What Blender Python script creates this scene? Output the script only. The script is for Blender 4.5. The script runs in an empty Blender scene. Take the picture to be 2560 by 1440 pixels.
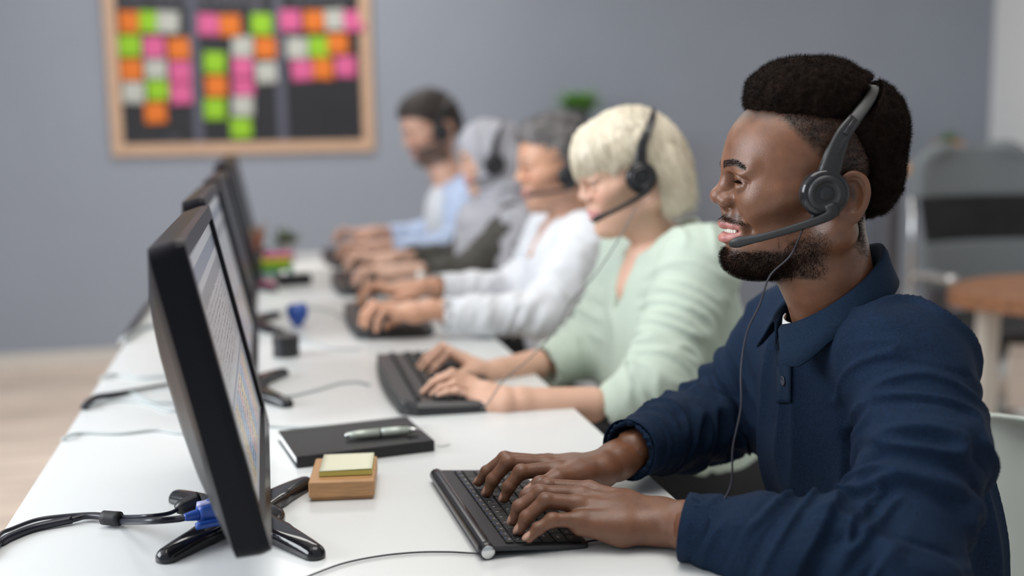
import bpy, math, random
import numpy as np
from mathutils import Matrix, Vector

# ------------------------------------------------------------------ camera, world, lights, exposure
sc = bpy.context.scene
FPX, CAM_H = 2800.0, 1.19
def _axes():
    Y = np.array([(657-1280)/FPX, (325-720)/FPX, 1.]); Y /= np.linalg.norm(Y)
    Z = np.cross(Y, np.array([1, -0.017, 0.])); Z /= np.linalg.norm(Z)
    if Z[1] > 0: Z = -Z
    return np.stack([np.cross(Y, Z), Y, Z])
RC = _axes()                      # rows: world X, Y, Z in camera axes (x right, y down, z forward)
cd = bpy.data.cameras.new('camera'); cam = bpy.data.objects.new('camera', cd)
sc.collection.objects.link(cam); sc.camera = cam
cd.sensor_width = 36.0; cd.lens = 36.0*FPX/2560; cd.clip_start = 0.05
M = Matrix.Identity(4)
for i in range(3):
    M[i][0] = RC[i][0]; M[i][1] = -RC[i][1]; M[i][2] = -RC[i][2]
M[0][3], M[1][3], M[2][3] = 0, 0, CAM_H
cam.matrix_world = M
cd.dof.use_dof = True; cd.dof.focus_distance = 1.30; cd.dof.aperture_fstop = 1.75

sc.view_settings.view_transform = 'Standard'; sc.view_settings.look = 'None'
sc.view_settings.gamma = 1.0; sc.view_settings.use_curve_mapping = False
sc.view_settings.exposure = 0.0
sc.cycles.max_bounces = 6; sc.cycles.use_denoising = True

world = bpy.data.worlds.new('world'); sc.world = world; world.use_nodes = True
wb = world.node_tree.nodes['Background']
wb.inputs[0].default_value = (0.84, 0.92, 1.0, 1); wb.inputs[1].default_value = 0.44

def area(name, loc, target, sx, sy, power, col):
    l = bpy.data.lights.new(name, 'AREA'); l.shape = 'RECTANGLE'; l.size = sx; l.size_y = sy
    l.energy = power; l.color = col
    o = bpy.data.objects.new(name, l); sc.collection.objects.link(o)
    o.location = loc
    o.rotation_euler = (Vector(target)-Vector(loc)).to_track_quat('-Z', 'Y').to_euler()
    return o
area('window_light', (-2.6, 1.7, 1.95), (0.6, 1.7, 0.9), 2.4, 1.4, 118, (0.90, 0.95, 1.0))
area('ceiling_light', (0.3, 1.2, 2.72), (0.3, 1.2, 0), 1.3, 1.3, 26, (1.0, 0.97, 0.92))
area('ceiling_light', (0.2, 4.7, 2.72), (0.2, 4.9, 0), 1.3, 1.3, 30, (1.0, 0.97, 0.92))
area('ceiling_light', (3.0, 3.8, 2.72), (3.0, 3.8, 0), 1.3, 1.3, 12, (1.0, 0.97, 0.92))

# ------------------------------------------------------------------ pixel -> place helpers (design frame 2560 x 1440)
def _ray(px, py): return RC @ np.array([(px-1280)/FPX, (py-720)/FPX, 1.])
def at(px, py, d):
    p = _ray(px, py)*d; p[2] += CAM_H; return p
def aty(px, py, y):
    v = _ray(px, py); p = v*(y/v[1]); p[2] += CAM_H; return p
def atz(px, py, z=.73):
    v = _ray(px, py); p = v*((z-CAM_H)/v[2]); p[2] += CAM_H; return p

# ------------------------------------------------------------------ materials
def mat(name, col, rough=.5, metal=0., spec=.5, noise=None, bump=None, emit=None, sheen=0, coat=0, attr=False, sss=0, alpha=None):
    """noise=(scale, amount[, stretch xyz]) varies the colour, bump=(scale, strength[, stretch])"""
    m = bpy.data.materials.new(name); m.use_nodes = True
    nt = m.node_tree; b = nt.nodes['Principled BSDF']
    c = tuple(col)+(1,)
    b.inputs['Base Color'].default_value = c; b.inputs['Roughness'].default_value = rough
    b.inputs['Metallic'].default_value = metal; b.inputs['Specular IOR Level'].default_value = spec
    if sheen: b.inputs['Sheen Weight'].default_value = sheen
    if coat: b.inputs['Coat Weight'].default_value = coat; b.inputs['Coat Roughness'].default_value = .05
    if sss:
        b.inputs['Subsurface Weight'].default_value = sss; b.inputs['Subsurface Scale'].default_value = .006
        b.inputs['Subsurface Radius'].default_value = (1, .35, .2)
    if emit: b.inputs['Emission Color'].default_value = c; b.inputs['Emission Strength'].default_value = emit
    tc = nt.nodes.new('ShaderNodeTexCoord')
    def noise_node(sc_, st):
        n = nt.nodes.new('ShaderNodeTexNoise'); n.inputs['Scale'].default_value = sc_; n.inputs['Detail'].default_value = 4
        mp = nt.nodes.new('ShaderNodeMapping'); mp.inputs['Scale'].default_value = st or (1, 1, 1)
        nt.links.new(tc.outputs['Object'], mp.inputs[0]); nt.links.new(mp.outputs[0], n.inputs['Vector']); return n
    src = None
    if attr:
        a = nt.nodes.new('ShaderNodeAttribute'); a.attribute_name = 'Col'; src = a.outputs['Color']
        nt.links.new(src, b.inputs['Base Color'])
    if noise:
        n = noise_node(noise[0], noise[2] if len(noise) > 2 else None)
        mr = nt.nodes.new('ShaderNodeMapRange'); mr.inputs[1].default_value = .3; mr.inputs[2].default_value = .7
        mr.inputs[3].default_value = 1-noise[1]; mr.inputs[4].default_value = 1+noise[1]
        nt.links.new(n.outputs[0], mr.inputs[0])
        mx = nt.nodes.new('ShaderNodeVectorMath'); mx.operation = 'SCALE'
        if src: nt.links.new(src, mx.inputs[0])
        else: mx.inputs[0].default_value = col
        nt.links.new(mr.outputs[0], mx.inputs['Scale']); nt.links.new(mx.outputs[0], b.inputs['Base Color'])
    if bump:
        n = noise_node(bump[0], bump[2] if len(bump) > 2 else None)
        bp = nt.nodes.new('ShaderNodeBump'); bp.inputs['Strength'].default_value = bump[1]; bp.inputs['Distance'].default_value = .001
        nt.links.new(n.outputs[0], bp.inputs['Height']); nt.links.new(bp.outputs[0], b.inputs['Normal'])
    return m

# ------------------------------------------------------------------ object helpers
COL = sc.collection
def meta(o, label=None, cat=None, group=None, kind=None):
    if label: o['label'] = label
    if cat: o['category'] = cat
    if group: o['group'] = group
    if kind: o['kind'] = kind
    return o
def thing(name, label, cat, loc=(0, 0, 0), rz=0., group=None):
    o = bpy.data.objects.new(name, None); COL.objects.link(o)
    o.location = loc; o.rotation_euler = (0, 0, rz); o.empty_display_size = .05
    return meta(o, label, cat, group)
def link(name, me, parent=None, loc=None, rot=None):
    o = bpy.data.objects.new(name, me); COL.objects.link(o)
    if parent is not None: o.parent = parent
    if loc is not None: o.location = loc
    if rot is not None: o.rotation_euler = rot
    return o
def mesh(name, V, F, m=None, parent=None, smooth=True, loc=None, rot=None, cols=None, mats=None, midx=None, off=None):
    """V (n,3) array, F list of tuples or (n,k) array. off is subtracted from V (a parent's place)."""
    V = np.asarray(V, dtype=np.float32)
    if off is not None: V = V-np.asarray(off, dtype=np.float32)
    me = bpy.data.meshes.new(name)
    if isinstance(F, np.ndarray):
        n, k = F.shape
        me.vertices.add(len(V)); me.vertices.foreach_set('co', V.ravel())
        me.loops.add(n*k); me.loops.foreach_set('vertex_index', F.astype(np.int32).ravel())
        me.polygons.add(n); me.polygons.foreach_set('loop_start', np.arange(0, n*k, k, dtype=np.int32))
        try: me.polygons.foreach_set('loop_total', np.full(n, k, dtype=np.int32))
        except Exception: pass
        me.update(calc_edges=True)
    else:
        me.from_pydata([tuple(map(float, v)) for v in V], [], [tuple(map(int, f)) for f in F]); me.update()
    me.polygons.foreach_set('use_smooth', np.full(len(me.polygons), smooth, dtype=bool))
    for q in (mats or ([m] if m else [])): me.materials.append(q)
    if midx is not None: me.polygons.foreach_set('material_index', np.asarray(midx, dtype=np.int32))
    if cols is not None:
        a = me.color_attributes.new('Col', 'FLOAT_COLOR', 'POINT')
        c4 = np.ones((len(V), 4), dtype=np.float32); c4[:, :3] = cols; a.data.foreach_set('color', c4.ravel())
    return link(name, me, parent, loc, rot)
def join(parts):
    """[(V,F),...] -> V,F with python lists"""
    V, F, n = [], [], 0
    for v, f in parts:
        v = np.asarray(v, dtype=float); V.append(v); F += [tuple(i+n for i in q) for q in f]; n += len(v)
    return np.vstack(V), F
def gbox(c, s, bev=0.):
    """box verts/faces, optionally with chamfered edges"""
    c = np.array(c, float); s = np.array(s, float)/2
    if bev <= 0:
        V = np.array([[x, y, z] for x in (-1, 1) for y in (-1, 1) for z in (-1, 1)])*s+c
        F = [(0, 1, 3, 2), (4, 6, 7, 5), (0, 4, 5, 1), (2, 3, 7, 6), (0, 2, 6, 4), (1, 5, 7, 3)]
        return V, F
    b = min(bev, .49*min(s)*2)
    V, idx = [], {}
    for x in (-1, 1):
        for y in (-1, 1):
            for z in (-1, 1):
                for a in range(3):
                    p = np.array([x, y, z], float)*(s-b); p[a] = [x, y, z][a]*s[a]
                    idx[(x, y, z, a)] = len(V); V.append(p+c)
    F = []
    for a in range(3):
        b1, b2 = (a+1) % 3, (a+2) % 3
        for sg in (-1, 1):
            q = []
            for u, w in ((-1, -1), (1, -1), (1, 1), (-1, 1)):
                k = [0, 0, 0]; k[a] = sg; k[b1] = u; k[b2] = w; q.append(idx[(*k, a)])
            F.append(tuple(q if sg > 0 else q[::-1]))
        for u in (-1, 1):
            for w in (-1, 1):
                k0 = [0, 0, 0]; k0[a] = -1; k0[b1] = u; k0[b2] = w
                k1 = list(k0); k1[a] = 1
                q = [idx[(*k0, b1)], idx[(*k1, b1)], idx[(*k1, b2)], idx[(*k0, b2)]]
                F.append(tuple(q if u*w < 0 else q[::-1]))
    for x in (-1, 1):
        for y in (-1, 1):
            for z in (-1, 1):
                q = [idx[(x, y, z, a)] for a in range(3)]
                F.append(tuple(q if x*y*z > 0 else q[::-1]))
    return np.array(V), F
def box(name, c, s, m, parent=None, bev=.002, rot=None, loc=None):
    V, F = gbox(c, s, bev); return mesh(name, V, F, m, parent, False, loc, rot)
def glathe(prof, n=32, axis='z', c=(0, 0, 0)):
    """prof [(r,h),...] revolved; closed with caps"""
    V = []; F = []
    for r, h in prof:
        for i in range(n):
            a = 2*math.pi*i/n; V.append((r*math.cos(a), r*math.sin(a), h))
    for j in range(len(prof)-1):
        for i in range(n):
            k = (i+1) % n; F.append((j*n+i, j*n+k, (j+1)*n+k, (j+1)*n+i))
    F.append(tuple(range(n))[::-1]); F.append(tuple((len(prof)-1)*n+i for i in range(n)))
    V = np.array(V)
    if axis == 'y': V = V[:, [0, 2, 1]]*[1, 1, -1]
    if axis == 'x': V = V[:, [2, 0, 1]]
    return V+np.array(c, float), F
def spline(pts, n=8):
    """Catmull-Rom through pts"""
    P = np.array(pts, float)
    if len(P) < 3: return np.array([P[0]+(P[1]-P[0])*t for t in np.linspace(0, 1, n+1)])
    Q = np.vstack([2*P[0]-P[1], P, 2*P[-1]-P[-2]]); out = []
    for i in range(1, len(Q)-2):
        for t in np.linspace(0, 1, n, endpoint=False):
            a, b, c, d = Q[i-1], Q[i], Q[i+1], Q[i+2]
            out.append(.5*((2*b)+(-a+c)*t+(2*a-5*b+4*c-d)*t*t+(-a+3*b-3*c+d)*t**3))
    out.append(P[-1]); return np.array(out)
def gtube(pts, r, n=8, up=(0, 0, 1), flat=1., sq=False):
    """tube along pts; r a number or a list, flat squeezes the section across 'up'"""
    P = np.asarray(pts, float); m_ = len(P); r = np.interp(np.linspace(0, 1, m_), np.linspace(0, 1, len(np.atleast_1d(r))), np.atleast_1d(r)) if np.ndim(r) else np.full(m_, r)
    T = np.gradient(P, axis=0); T /= np.linalg.norm(T, axis=1)[:, None]+1e-9
    u = np.array(up, float)
    V = []; prev = None
    for i in range(m_):
        s_ = np.cross(T[i], u)
        if np.linalg.norm(s_) < .2: s_ = prev if prev is not None else np.cross(T[i], [1, .3, 0])
        s_ = s_-T[i]*np.dot(s_, T[i]); s_ /= np.linalg.norm(s_); prev = s_
        w = np.cross(s_, T[i])
        for j in range(n):
            a = 2*math.pi*(j+.5)/n
            ca, sa = math.cos(a), math.sin(a)
            if sq: ca = math.copysign(abs(ca)**.5, ca); sa = math.copysign(abs(sa)**.5, sa)
            V.append(P[i]+r[i]*(s_*ca+w*sa*flat))
    F = [(i*n+j, i*n+(j+1) % n, (i+1)*n+(j+1) % n, (i+1)*n+j) for i in range(m_-1) for j in range(n)]
    F += [tuple(range(n))[::-1], tuple((m_-1)*n+j for j in range(n))]
    return np.array(V), F
def tube(name, pts, r, m, parent=None, n=8, k=8, up=(0, 0, 1), flat=1., off=None, sq=False):
    V, F = gtube(spline(pts, k) if k else pts, r, n, up, flat, sq)
    return mesh(name, V, F, m, parent, True, off=off)
def gprism(poly, z0, z1, bev=0.):
    """polygon [(x,y)] extruded z0..z1 with a small top chamfer"""
    n = len(poly); P = np.array(poly, float); c = P.mean(0)
    L = [(P, z0), (P, z1-bev)] + ([(P+(c-P)/np.linalg.norm(c-P, axis=1)[:, None]*bev, z1)] if bev else [])
    V = np.vstack([np.c_[p, np.full(n, z)] for p, z in L])
    F = [(j*n+i, j*n+(i+1) % n, (j+1)*n+(i+1) % n, (j+1)*n+i) for j in range(len(L)-1) for i in range(n)]
    F += [tuple(range(n))[::-1], tuple((len(L)-1)*n+i for i in range(n))]
    return V, F
def rrect(w, h, r, n=6, cx=0, cy=0):
    out = []
    for sx, sy, a0 in ((1, 1, 0), (-1, 1, 90), (-1, -1, 180), (1, -1, 270)):
        for i in range(n+1):
            a = math.radians(a0+90*i/n); out.append((cx+sx*(w/2-r)+r*math.cos(a), cy+sy*(h/2-r)+r*math.sin(a)))
    return out
def ggrid(P, closed_u=False, closed_v=False):
    """P (a,b,3) -> verts, faces"""
    a, b = P.shape[:2]; F = []
    for i in range(a-(0 if closed_u else 1)):
        for j in range(b-(0 if closed_v else 1)):
            i2, j2 = (i+1) % a, (j+1) % b; F.append((i*b+j, i*b+j2, i2*b+j2, i2*b+j))
    return P.reshape(-1, 3), F
def sheet(name, P, th, m, parent=None, off=None, cu=False):
    """a surface grid given a real thickness"""
    P = np.asarray(P, float); a, b = P.shape[:2]
    du = np.gradient(P, axis=0); dv = np.gradient(P, axis=1)
    N = np.cross(du, dv); N /= np.linalg.norm(N, axis=2)[..., None]+1e-12
    V1, F1 = ggrid(P+N*th/2, cu); V2, F2 = ggrid(P-N*th/2, cu); n = len(V1)
    F = list(F1)+[tuple(i+n for i in f[::-1]) for f in F2]
    ring = [(i, 0) for i in range(a)] if cu else [(i, 0) for i in range(a)]+[(a-1, j) for j in range(1, b)]+[(i, b-1) for i in range(a-2, -1, -1)]+[(0, j) for j in range(b-2, 0, -1)]
    rings = [ring] if not cu else [[(i, 0) for i in range(a)], [(i, b-1) for i in range(a)][::-1]]
    for rg in rings:
        for q in range(len(rg)):
            i0 = rg[q][0]*b+rg[q][1]; i1 = rg[(q+1) % len(rg)][0]*b+rg[(q+1) % len(rg)][1]
            F.append((i0, i1, i1+n, i0+n))
    return mesh(name, np.vstack([V1, V2]), F, m, parent, True, off=off)
def copy_tree(o, parent=None):
    c = o.copy(); COL.objects.link(c)
    if parent is not None: c.parent = parent
    for ch in list(o.children): copy_tree(ch, c)
    return c

# ------------------------------------------------------------------ numpy noise
def _hash(ix, iy, iz, seed):
    h = (ix*374761393+iy*668265263+iz*2147483647+seed*1274126177) & 0xffffffff
    h = ((h ^ (h >> 13))*1274126177) & 0xffffffff
    return ((h ^ (h >> 16)) & 0xffff).astype(np.float64)/32767.5-1
def vnoise(P, scale, seed=0):
    Q = np.asarray(P, float)/scale; I = np.floor(Q).astype(np.int64); f = Q-I; f = f*f*(3-2*f)
    out = 0
    for dx in (0, 1):
        for dy in (0, 1):
            for dz in (0, 1):
                w = (f[:, 0] if dx else 1-f[:, 0])*(f[:, 1] if dy else 1-f[:, 1])*(f[:, 2] if dz else 1-f[:, 2])
                out = out+w*_hash(I[:, 0]+dx, I[:, 1]+dy, I[:, 2]+dz, seed)
    return out
def fbm(P, scale, seed=0, o=3):
    return sum(vnoise(P, scale/2**i, seed+i)/2**i for i in range(o))

# ------------------------------------------------------------------ distance-field sculpting
class Field:
    def __init__(s): s.ops = []
    def _add(s, lo, hi, k, op, fn):
        s.ops.append((np.array(lo, float)-k-.004, np.array(hi, float)+k+.004, k, op, fn)); return s
    def cone(s, a, b, ra, rb=None, k=.004, op='u'):
        a = np.array(a, float); b = np.array(b, float); rb = ra if rb is None else rb
        d = b-a; L = max(float(d@d), 1e-12); rm = max(ra, rb)
        def fn(X, Y, Z):
            t = np.clip(((X-a[0])*d[0]+(Y-a[1])*d[1]+(Z-a[2])*d[2])/L, 0, 1)
            return np.sqrt((X-a[0]-t*d[0])**2+(Y-a[1]-t*d[1])**2+(Z-a[2]-t*d[2])**2)-(ra+(rb-ra)*t)
        return s._add(np.minimum(a, b)-rm, np.maximum(a, b)+rm, k, op, fn)
    def poly(s, pts, rs, k=.004, op='u'):
        rs = [rs]*len(pts) if not np.ndim(rs) else rs
        for i in range(len(pts)-1): s.cone(pts[i], pts[i+1], rs[i], rs[i+1], k, op)
        return s
    def ell(s, c, r, k=.004, op='u', rot=None):
        """rot: 3x3, columns = local axes"""
        c = np.array(c, float); r = np.array([r]*3 if not np.ndim(r) else r, float)
        A = np.eye(3) if rot is None else np.array(rot, float)
        ext = np.sqrt(((A*r)**2).sum(1))
        def fn(X, Y, Z):
            x, y, z = X-c[0], Y-c[1], Z-c[2]
            u = [(x*A[0, i]+y*A[1, i]+z*A[2, i])/r[i] for i in range(3)]
            k0 = np.sqrt(u[0]**2+u[1]**2+u[2]**2)+1e-9
            k1 = np.sqrt((u[0]/r[0])**2+(u[1]/r[1])**2+(u[2]/r[2])**2)+1e-9
            return k0*(k0-1)/k1
        return s._add(c-ext, c+ext, k, op, fn)
    def group(s, g, k=.004, op='u'):
        lo, hi = g.bounds(); return s._add(lo, hi, k, op, g)
    def cut(s, p, n, k=.002):
        """keep the side n points away from"""
        p = np.array(p, float); n = np.array(n, float)/np.linalg.norm(n)
        s.ops.append((None, None, k, 'c', lambda X, Y, Z: (X-p[0])*n[0]+(Y-p[1])*n[1]+(Z-p[2])*n[2])); return s
    def bounds(s):
        L = [o for o in s.ops if o[3] == 'u' and o[0] is not None]
        return np.min([o[0] for o in L], 0), np.max([o[1] for o in L], 0)
    def values(s, gx, gy, gz):
        V = np.full((len(gx), len(gy), len(gz)), .05, np.float32)
        for lo, hi, k, op, fn in s.ops:
            if lo is None: sl = (slice(None),)*3
            else: sl = tuple(slice(*np.searchsorted(g, (lo[i], hi[i]))) for i, g in enumerate((gx, gy, gz)))
            x, y, z = gx[sl[0]], gy[sl[1]], gz[sl[2]]
            if not (len(x) and len(y) and len(z)): continue
            if isinstance(fn, Field): d = fn.values(x, y, z)
            else: d = fn(x[:, None, None], y[None, :, None], z[None, None, :])
            v = V[sl]
            if op == 'u':
                if k > 0: h = np.maximum(k-np.abs(v-d), 0)/k; r = np.minimum(v, d)-h*h*k*.25
                else: r = np.minimum(v, d)
            else:
                e = d if op == 'c' else -d
                if k > 0: h = np.maximum(k-np.abs(v-e), 0)/k; r = np.maximum(v, e)+h*h*k*.25
                else: r = np.maximum(v, e)
            V[sl] = r
        return V
    def mesh(s, h):
        lo, hi = s.bounds()
        g = [np.arange(lo[i]-2*h, hi[i]+3*h, h, dtype=np.float32) for i in range(3)]
        V = s.values(*g)
        return surfnet(V, np.array([q[0] for q in g]), h)
def surfnet(V, o, h):
    S = V < 0
    n = np.array(V.shape)-1
    cnt = np.zeros(n, np.uint8)
    sl = lambda d, m: slice(d, d+m)
    for d in np.ndindex(2, 2, 2): cnt += S[sl(d[0], n[0]), sl(d[1], n[1]), sl(d[2], n[2])]
    act = (cnt > 0) & (cnt < 8)
    I = np.argwhere(act); idx = np.full(n, -1, np.int32); idx[act] = np.arange(len(I))
    acc = np.zeros((len(I), 3)); num = np.zeros(len(I))
    C = {d: V[I[:, 0]+d[0], I[:, 1]+d[1], I[:, 2]+d[2]] for d in np.ndindex(2, 2, 2)}
    for d in np.ndindex(2, 2, 2):
        for a in range(3):
            if d[a]: continue
            e = list(d); e[a] = 1; va, vb = C[d], C[tuple(e)]
            m = (va < 0) != (vb < 0); t = np.where(m, va/np.where(m, va-vb, 1), 0)
            p = np.array(d, float)[None].repeat(len(I), 0); p[:, a] += t
            acc[m] += p[m]; num[m] += 1
    P = (I+acc/num[:, None])*h+o
    Fs = []
    for a in range(3):
        b, c = (a+1) % 3, (a+2) % 3
        s0 = [slice(None)]*3; s1 = [slice(None)]*3; s0[a] = slice(0, -1); s1[a] = slice(1, None)
        X = np.argwhere(S[tuple(s0)] != S[tuple(s1)])
        X = X[(X[:, b] > 0) & (X[:, c] > 0) & (X[:, b] < n[b]) & (X[:, c] < n[c])]
        q = []
        for db, dc in ((1, 1), (0, 1), (0, 0), (1, 0)):
            Y = X.copy(); Y[:, b] -= db; Y[:, c] -= dc; q.append(idx[Y[:, 0], Y[:, 1], Y[:, 2]])
        q = np.stack(q, 1); flip = ~S[X[:, 0], X[:, 1], X[:, 2]]
        q[flip] = q[flip][:, ::-1]; Fs.append(q)
    F = np.vstack(Fs); F = F[(F >= 0).all(1)]
    return P, F
def normals(V, F):
    n = np.cross(V[F[:, 2]]-V[F[:, 0]], V[F[:, 3]]-V[F[:, 1]]); N = np.zeros_like(V)
    for i in range(4): np.add.at(N, F[:, i], n)
    return N/(np.linalg.norm(N, axis=1)[:, None]+1e-12)
def relax(V, F, it=1, w=.5):
    for _ in range(it):
        A = np.zeros_like(V); c = np.zeros(len(V))
        for i in range(4):
            for j in (1, 3): np.add.at(A, F[:, i], V[F[:, (i+j) % 4]]); np.add.at(c, F[:, i], 1)
        V = V+(A/np.maximum(c, 1)[:, None]-V)*w
    return V
def smooth01(x, a, b):
    t = np.clip((x-a)/(b-a), 0, 1); return t*t*(3-2*t)
def mixc(c, d, w):
    w = np.clip(np.asarray(w), 0, 1)[:, None]; return c*(1-w)+np.array(d)*w
def strands(P, N, length, width, seed=1, curl=.0, K=4, lean=(0, 0, 0), rnd=.5, waves=1.5):
    """thin hair ribbons rooted at P; length (n,) or number"""
    rg = np.random.default_rng(seed); n = len(P); L = np.broadcast_to(length, (n,))
    D = N+rg.normal(size=(n, 3))*rnd+np.array(lean); D /= np.linalg.norm(D, axis=1)[:, None]
    A = np.cross(D, rg.normal(size=(n, 3))); A /= np.linalg.norm(A, axis=1)[:, None]; B = np.cross(D, A)
    ph = rg.uniform(0, 6.28, n); out = []
    for k in range(K+1):
        t = k/K; a = ph+t*waves*6.28
        c = P+D*(L*t)[:, None]+(A*np.cos(a)[:, None]+B*np.sin(a)[:, None])*(curl*min(1, t*2))
        w = width*(1-.7*t)
        out += [c-A*w, c+A*w]
    V = np.stack(out, 1).reshape(-1, 3); m_ = 2*(K+1); base = np.arange(n)[:, None]*m_
    F = np.vstack([np.hstack([base+2*k, base+2*k+1, base+2*k+3, base+2*k+2]) for k in range(K)])
    return V, F
def sample(V, F, n, seed=0, wt=None):
    rg = np.random.default_rng(seed)
    a = np.linalg.norm(np.cross(V[F[:, 2]]-V[F[:, 0]], V[F[:, 3]]-V[F[:, 1]]), axis=1)
    if wt is not None: a = a*wt(V[F].mean(1))
    i = rg.choice(len(F), n, p=a/a.sum()); w = rg.dirichlet((1, 1, 1, 1), n)
    N = normals(V, F)
    return (V[F[i]]*w[..., None]).sum(1), (N[F[i]]*w[..., None]).sum(1)
# ------------------------------------------------------------------ the room
WALL_Y = 6.04
m_wall = mat('wall_paint', (0.285, 0.312, 0.365), .75, noise=(3, .02), bump=(250, .15))
m_white_wall = mat('white_wall_paint', (0.86, 0.86, 0.85), .8, bump=(250, .1))
m_ceil = mat('ceiling_paint', (0.8, 0.8, 0.8), .9)
m_base = mat('baseboard_paint', (0.62, 0.58, 0.53), .5)
def floor_mat():
    m = mat('oak_floor', (0.80, 0.66, 0.55), .42, noise=(2.2, .22, (1, 9, 1)), bump=(60, .2, (1, 9, 1)))
    nt = m.node_tree; b = nt.nodes['Principled BSDF']; src = b.inputs['Base Color'].links[0].from_socket
    br = nt.nodes.new('ShaderNodeTexBrick'); tc = nt.nodes.new('ShaderNodeTexCoord')
    br.inputs['Scale'].default_value = 1; br.inputs['Brick Width'].default_value = 1.25; br.inputs['Row Height'].default_value = .19
    br.inputs['Mortar Size'].default_value = .004
    br.inputs['Color1'].default_value = (1, 1, 1, 1); br.inputs['Color2'].default_value = (.80, .78, .77, 1); br.inputs['Mortar'].default_value = (.5, .48, .46, 1)
    nt.links.new(tc.outputs['Object'], br.inputs['Vector'])
    mx = nt.nodes.new('ShaderNodeVectorMath'); mx.operation = 'MULTIPLY'
    nt.links.new(src, mx.inputs[0]); nt.links.new(br.outputs['Color'], mx.inputs[1]); nt.links.new(mx.outputs[0], b.inputs['Base Color'])
    return m
meta(box('floor', (0.6, 2.6, -.05), (7.6, 7.2, .1), floor_mat(), bev=0), kind='structure')
meta(box('wall_back', (0.6, WALL_Y+.05, 1.4), (7.6, .1, 2.8), m_wall, bev=0), kind='structure')
meta(box('wall_right', (4.33, 2.52, 1.4), (.1, 7.04, 2.8), m_white_wall, bev=0), kind='structure')
meta(box('ceiling', (0.6, 2.6, 2.85), (7.6, 7.2, .1), m_ceil, bev=0), kind='structure')
meta(box('baseboard_back', (0.6, WALL_Y-.008, .04), (7.3, .016, .08), m_base, bev=.003), kind='structure')

# ------------------------------------------------------------------ common materials
m_white = mat('white_laminate', (0.70, 0.72, 0.72), .28, bump=(400, .03))
m_gloss = mat('gloss_black_plastic', (0.010, 0.010, 0.013), .12)
m_black = mat('satin_black_plastic', (0.016, 0.016, 0.019), .38, bump=(900, .05))
m_mattb = mat('matt_black', (0.012, 0.012, 0.014), .6, bump=(700, .2))
m_dgrey = mat('dark_grey_plastic', (0.055, 0.060, 0.065), .42)
m_chrome = mat('brushed_metal', (0.72, 0.73, 0.72), .25, metal=1)
m_paper = mat('white_paper', (0.82, 0.82, 0.80), .8)
m_green = mat('leaf_green', (0.10, 0.26, 0.03), .6, noise=(40, .3))
m_wood = mat('light_wood', (0.50, 0.27, 0.12), .5, noise=(30, .16, (1, 12, 12)), bump=(60, .2, (1, 12, 12)))
m_steel = mat('white_metal', (0.78, 0.78, 0.78), .35)

# ------------------------------------------------------------------ desk row: 0.8 m deep, x -0.32 .. 0.478
desk = thing('desk', 'long white shared desk carrying the monitors and keyboards', 'desk', (.079, 2.2, 0))
box('desktop', (0, 0, .7175), (.798, 4.14, .025), m_white, desk, .002)
for y in (-1.9, -.6, .7, 1.9):
    for x in (-.33, .33): box('leg', (x, y, .3525), (.05, .05, .705), m_steel, desk, .003)
    box('crossbar', (0, y, .66), (.6, .03, .05), m_steel, desk, .003)

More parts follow.
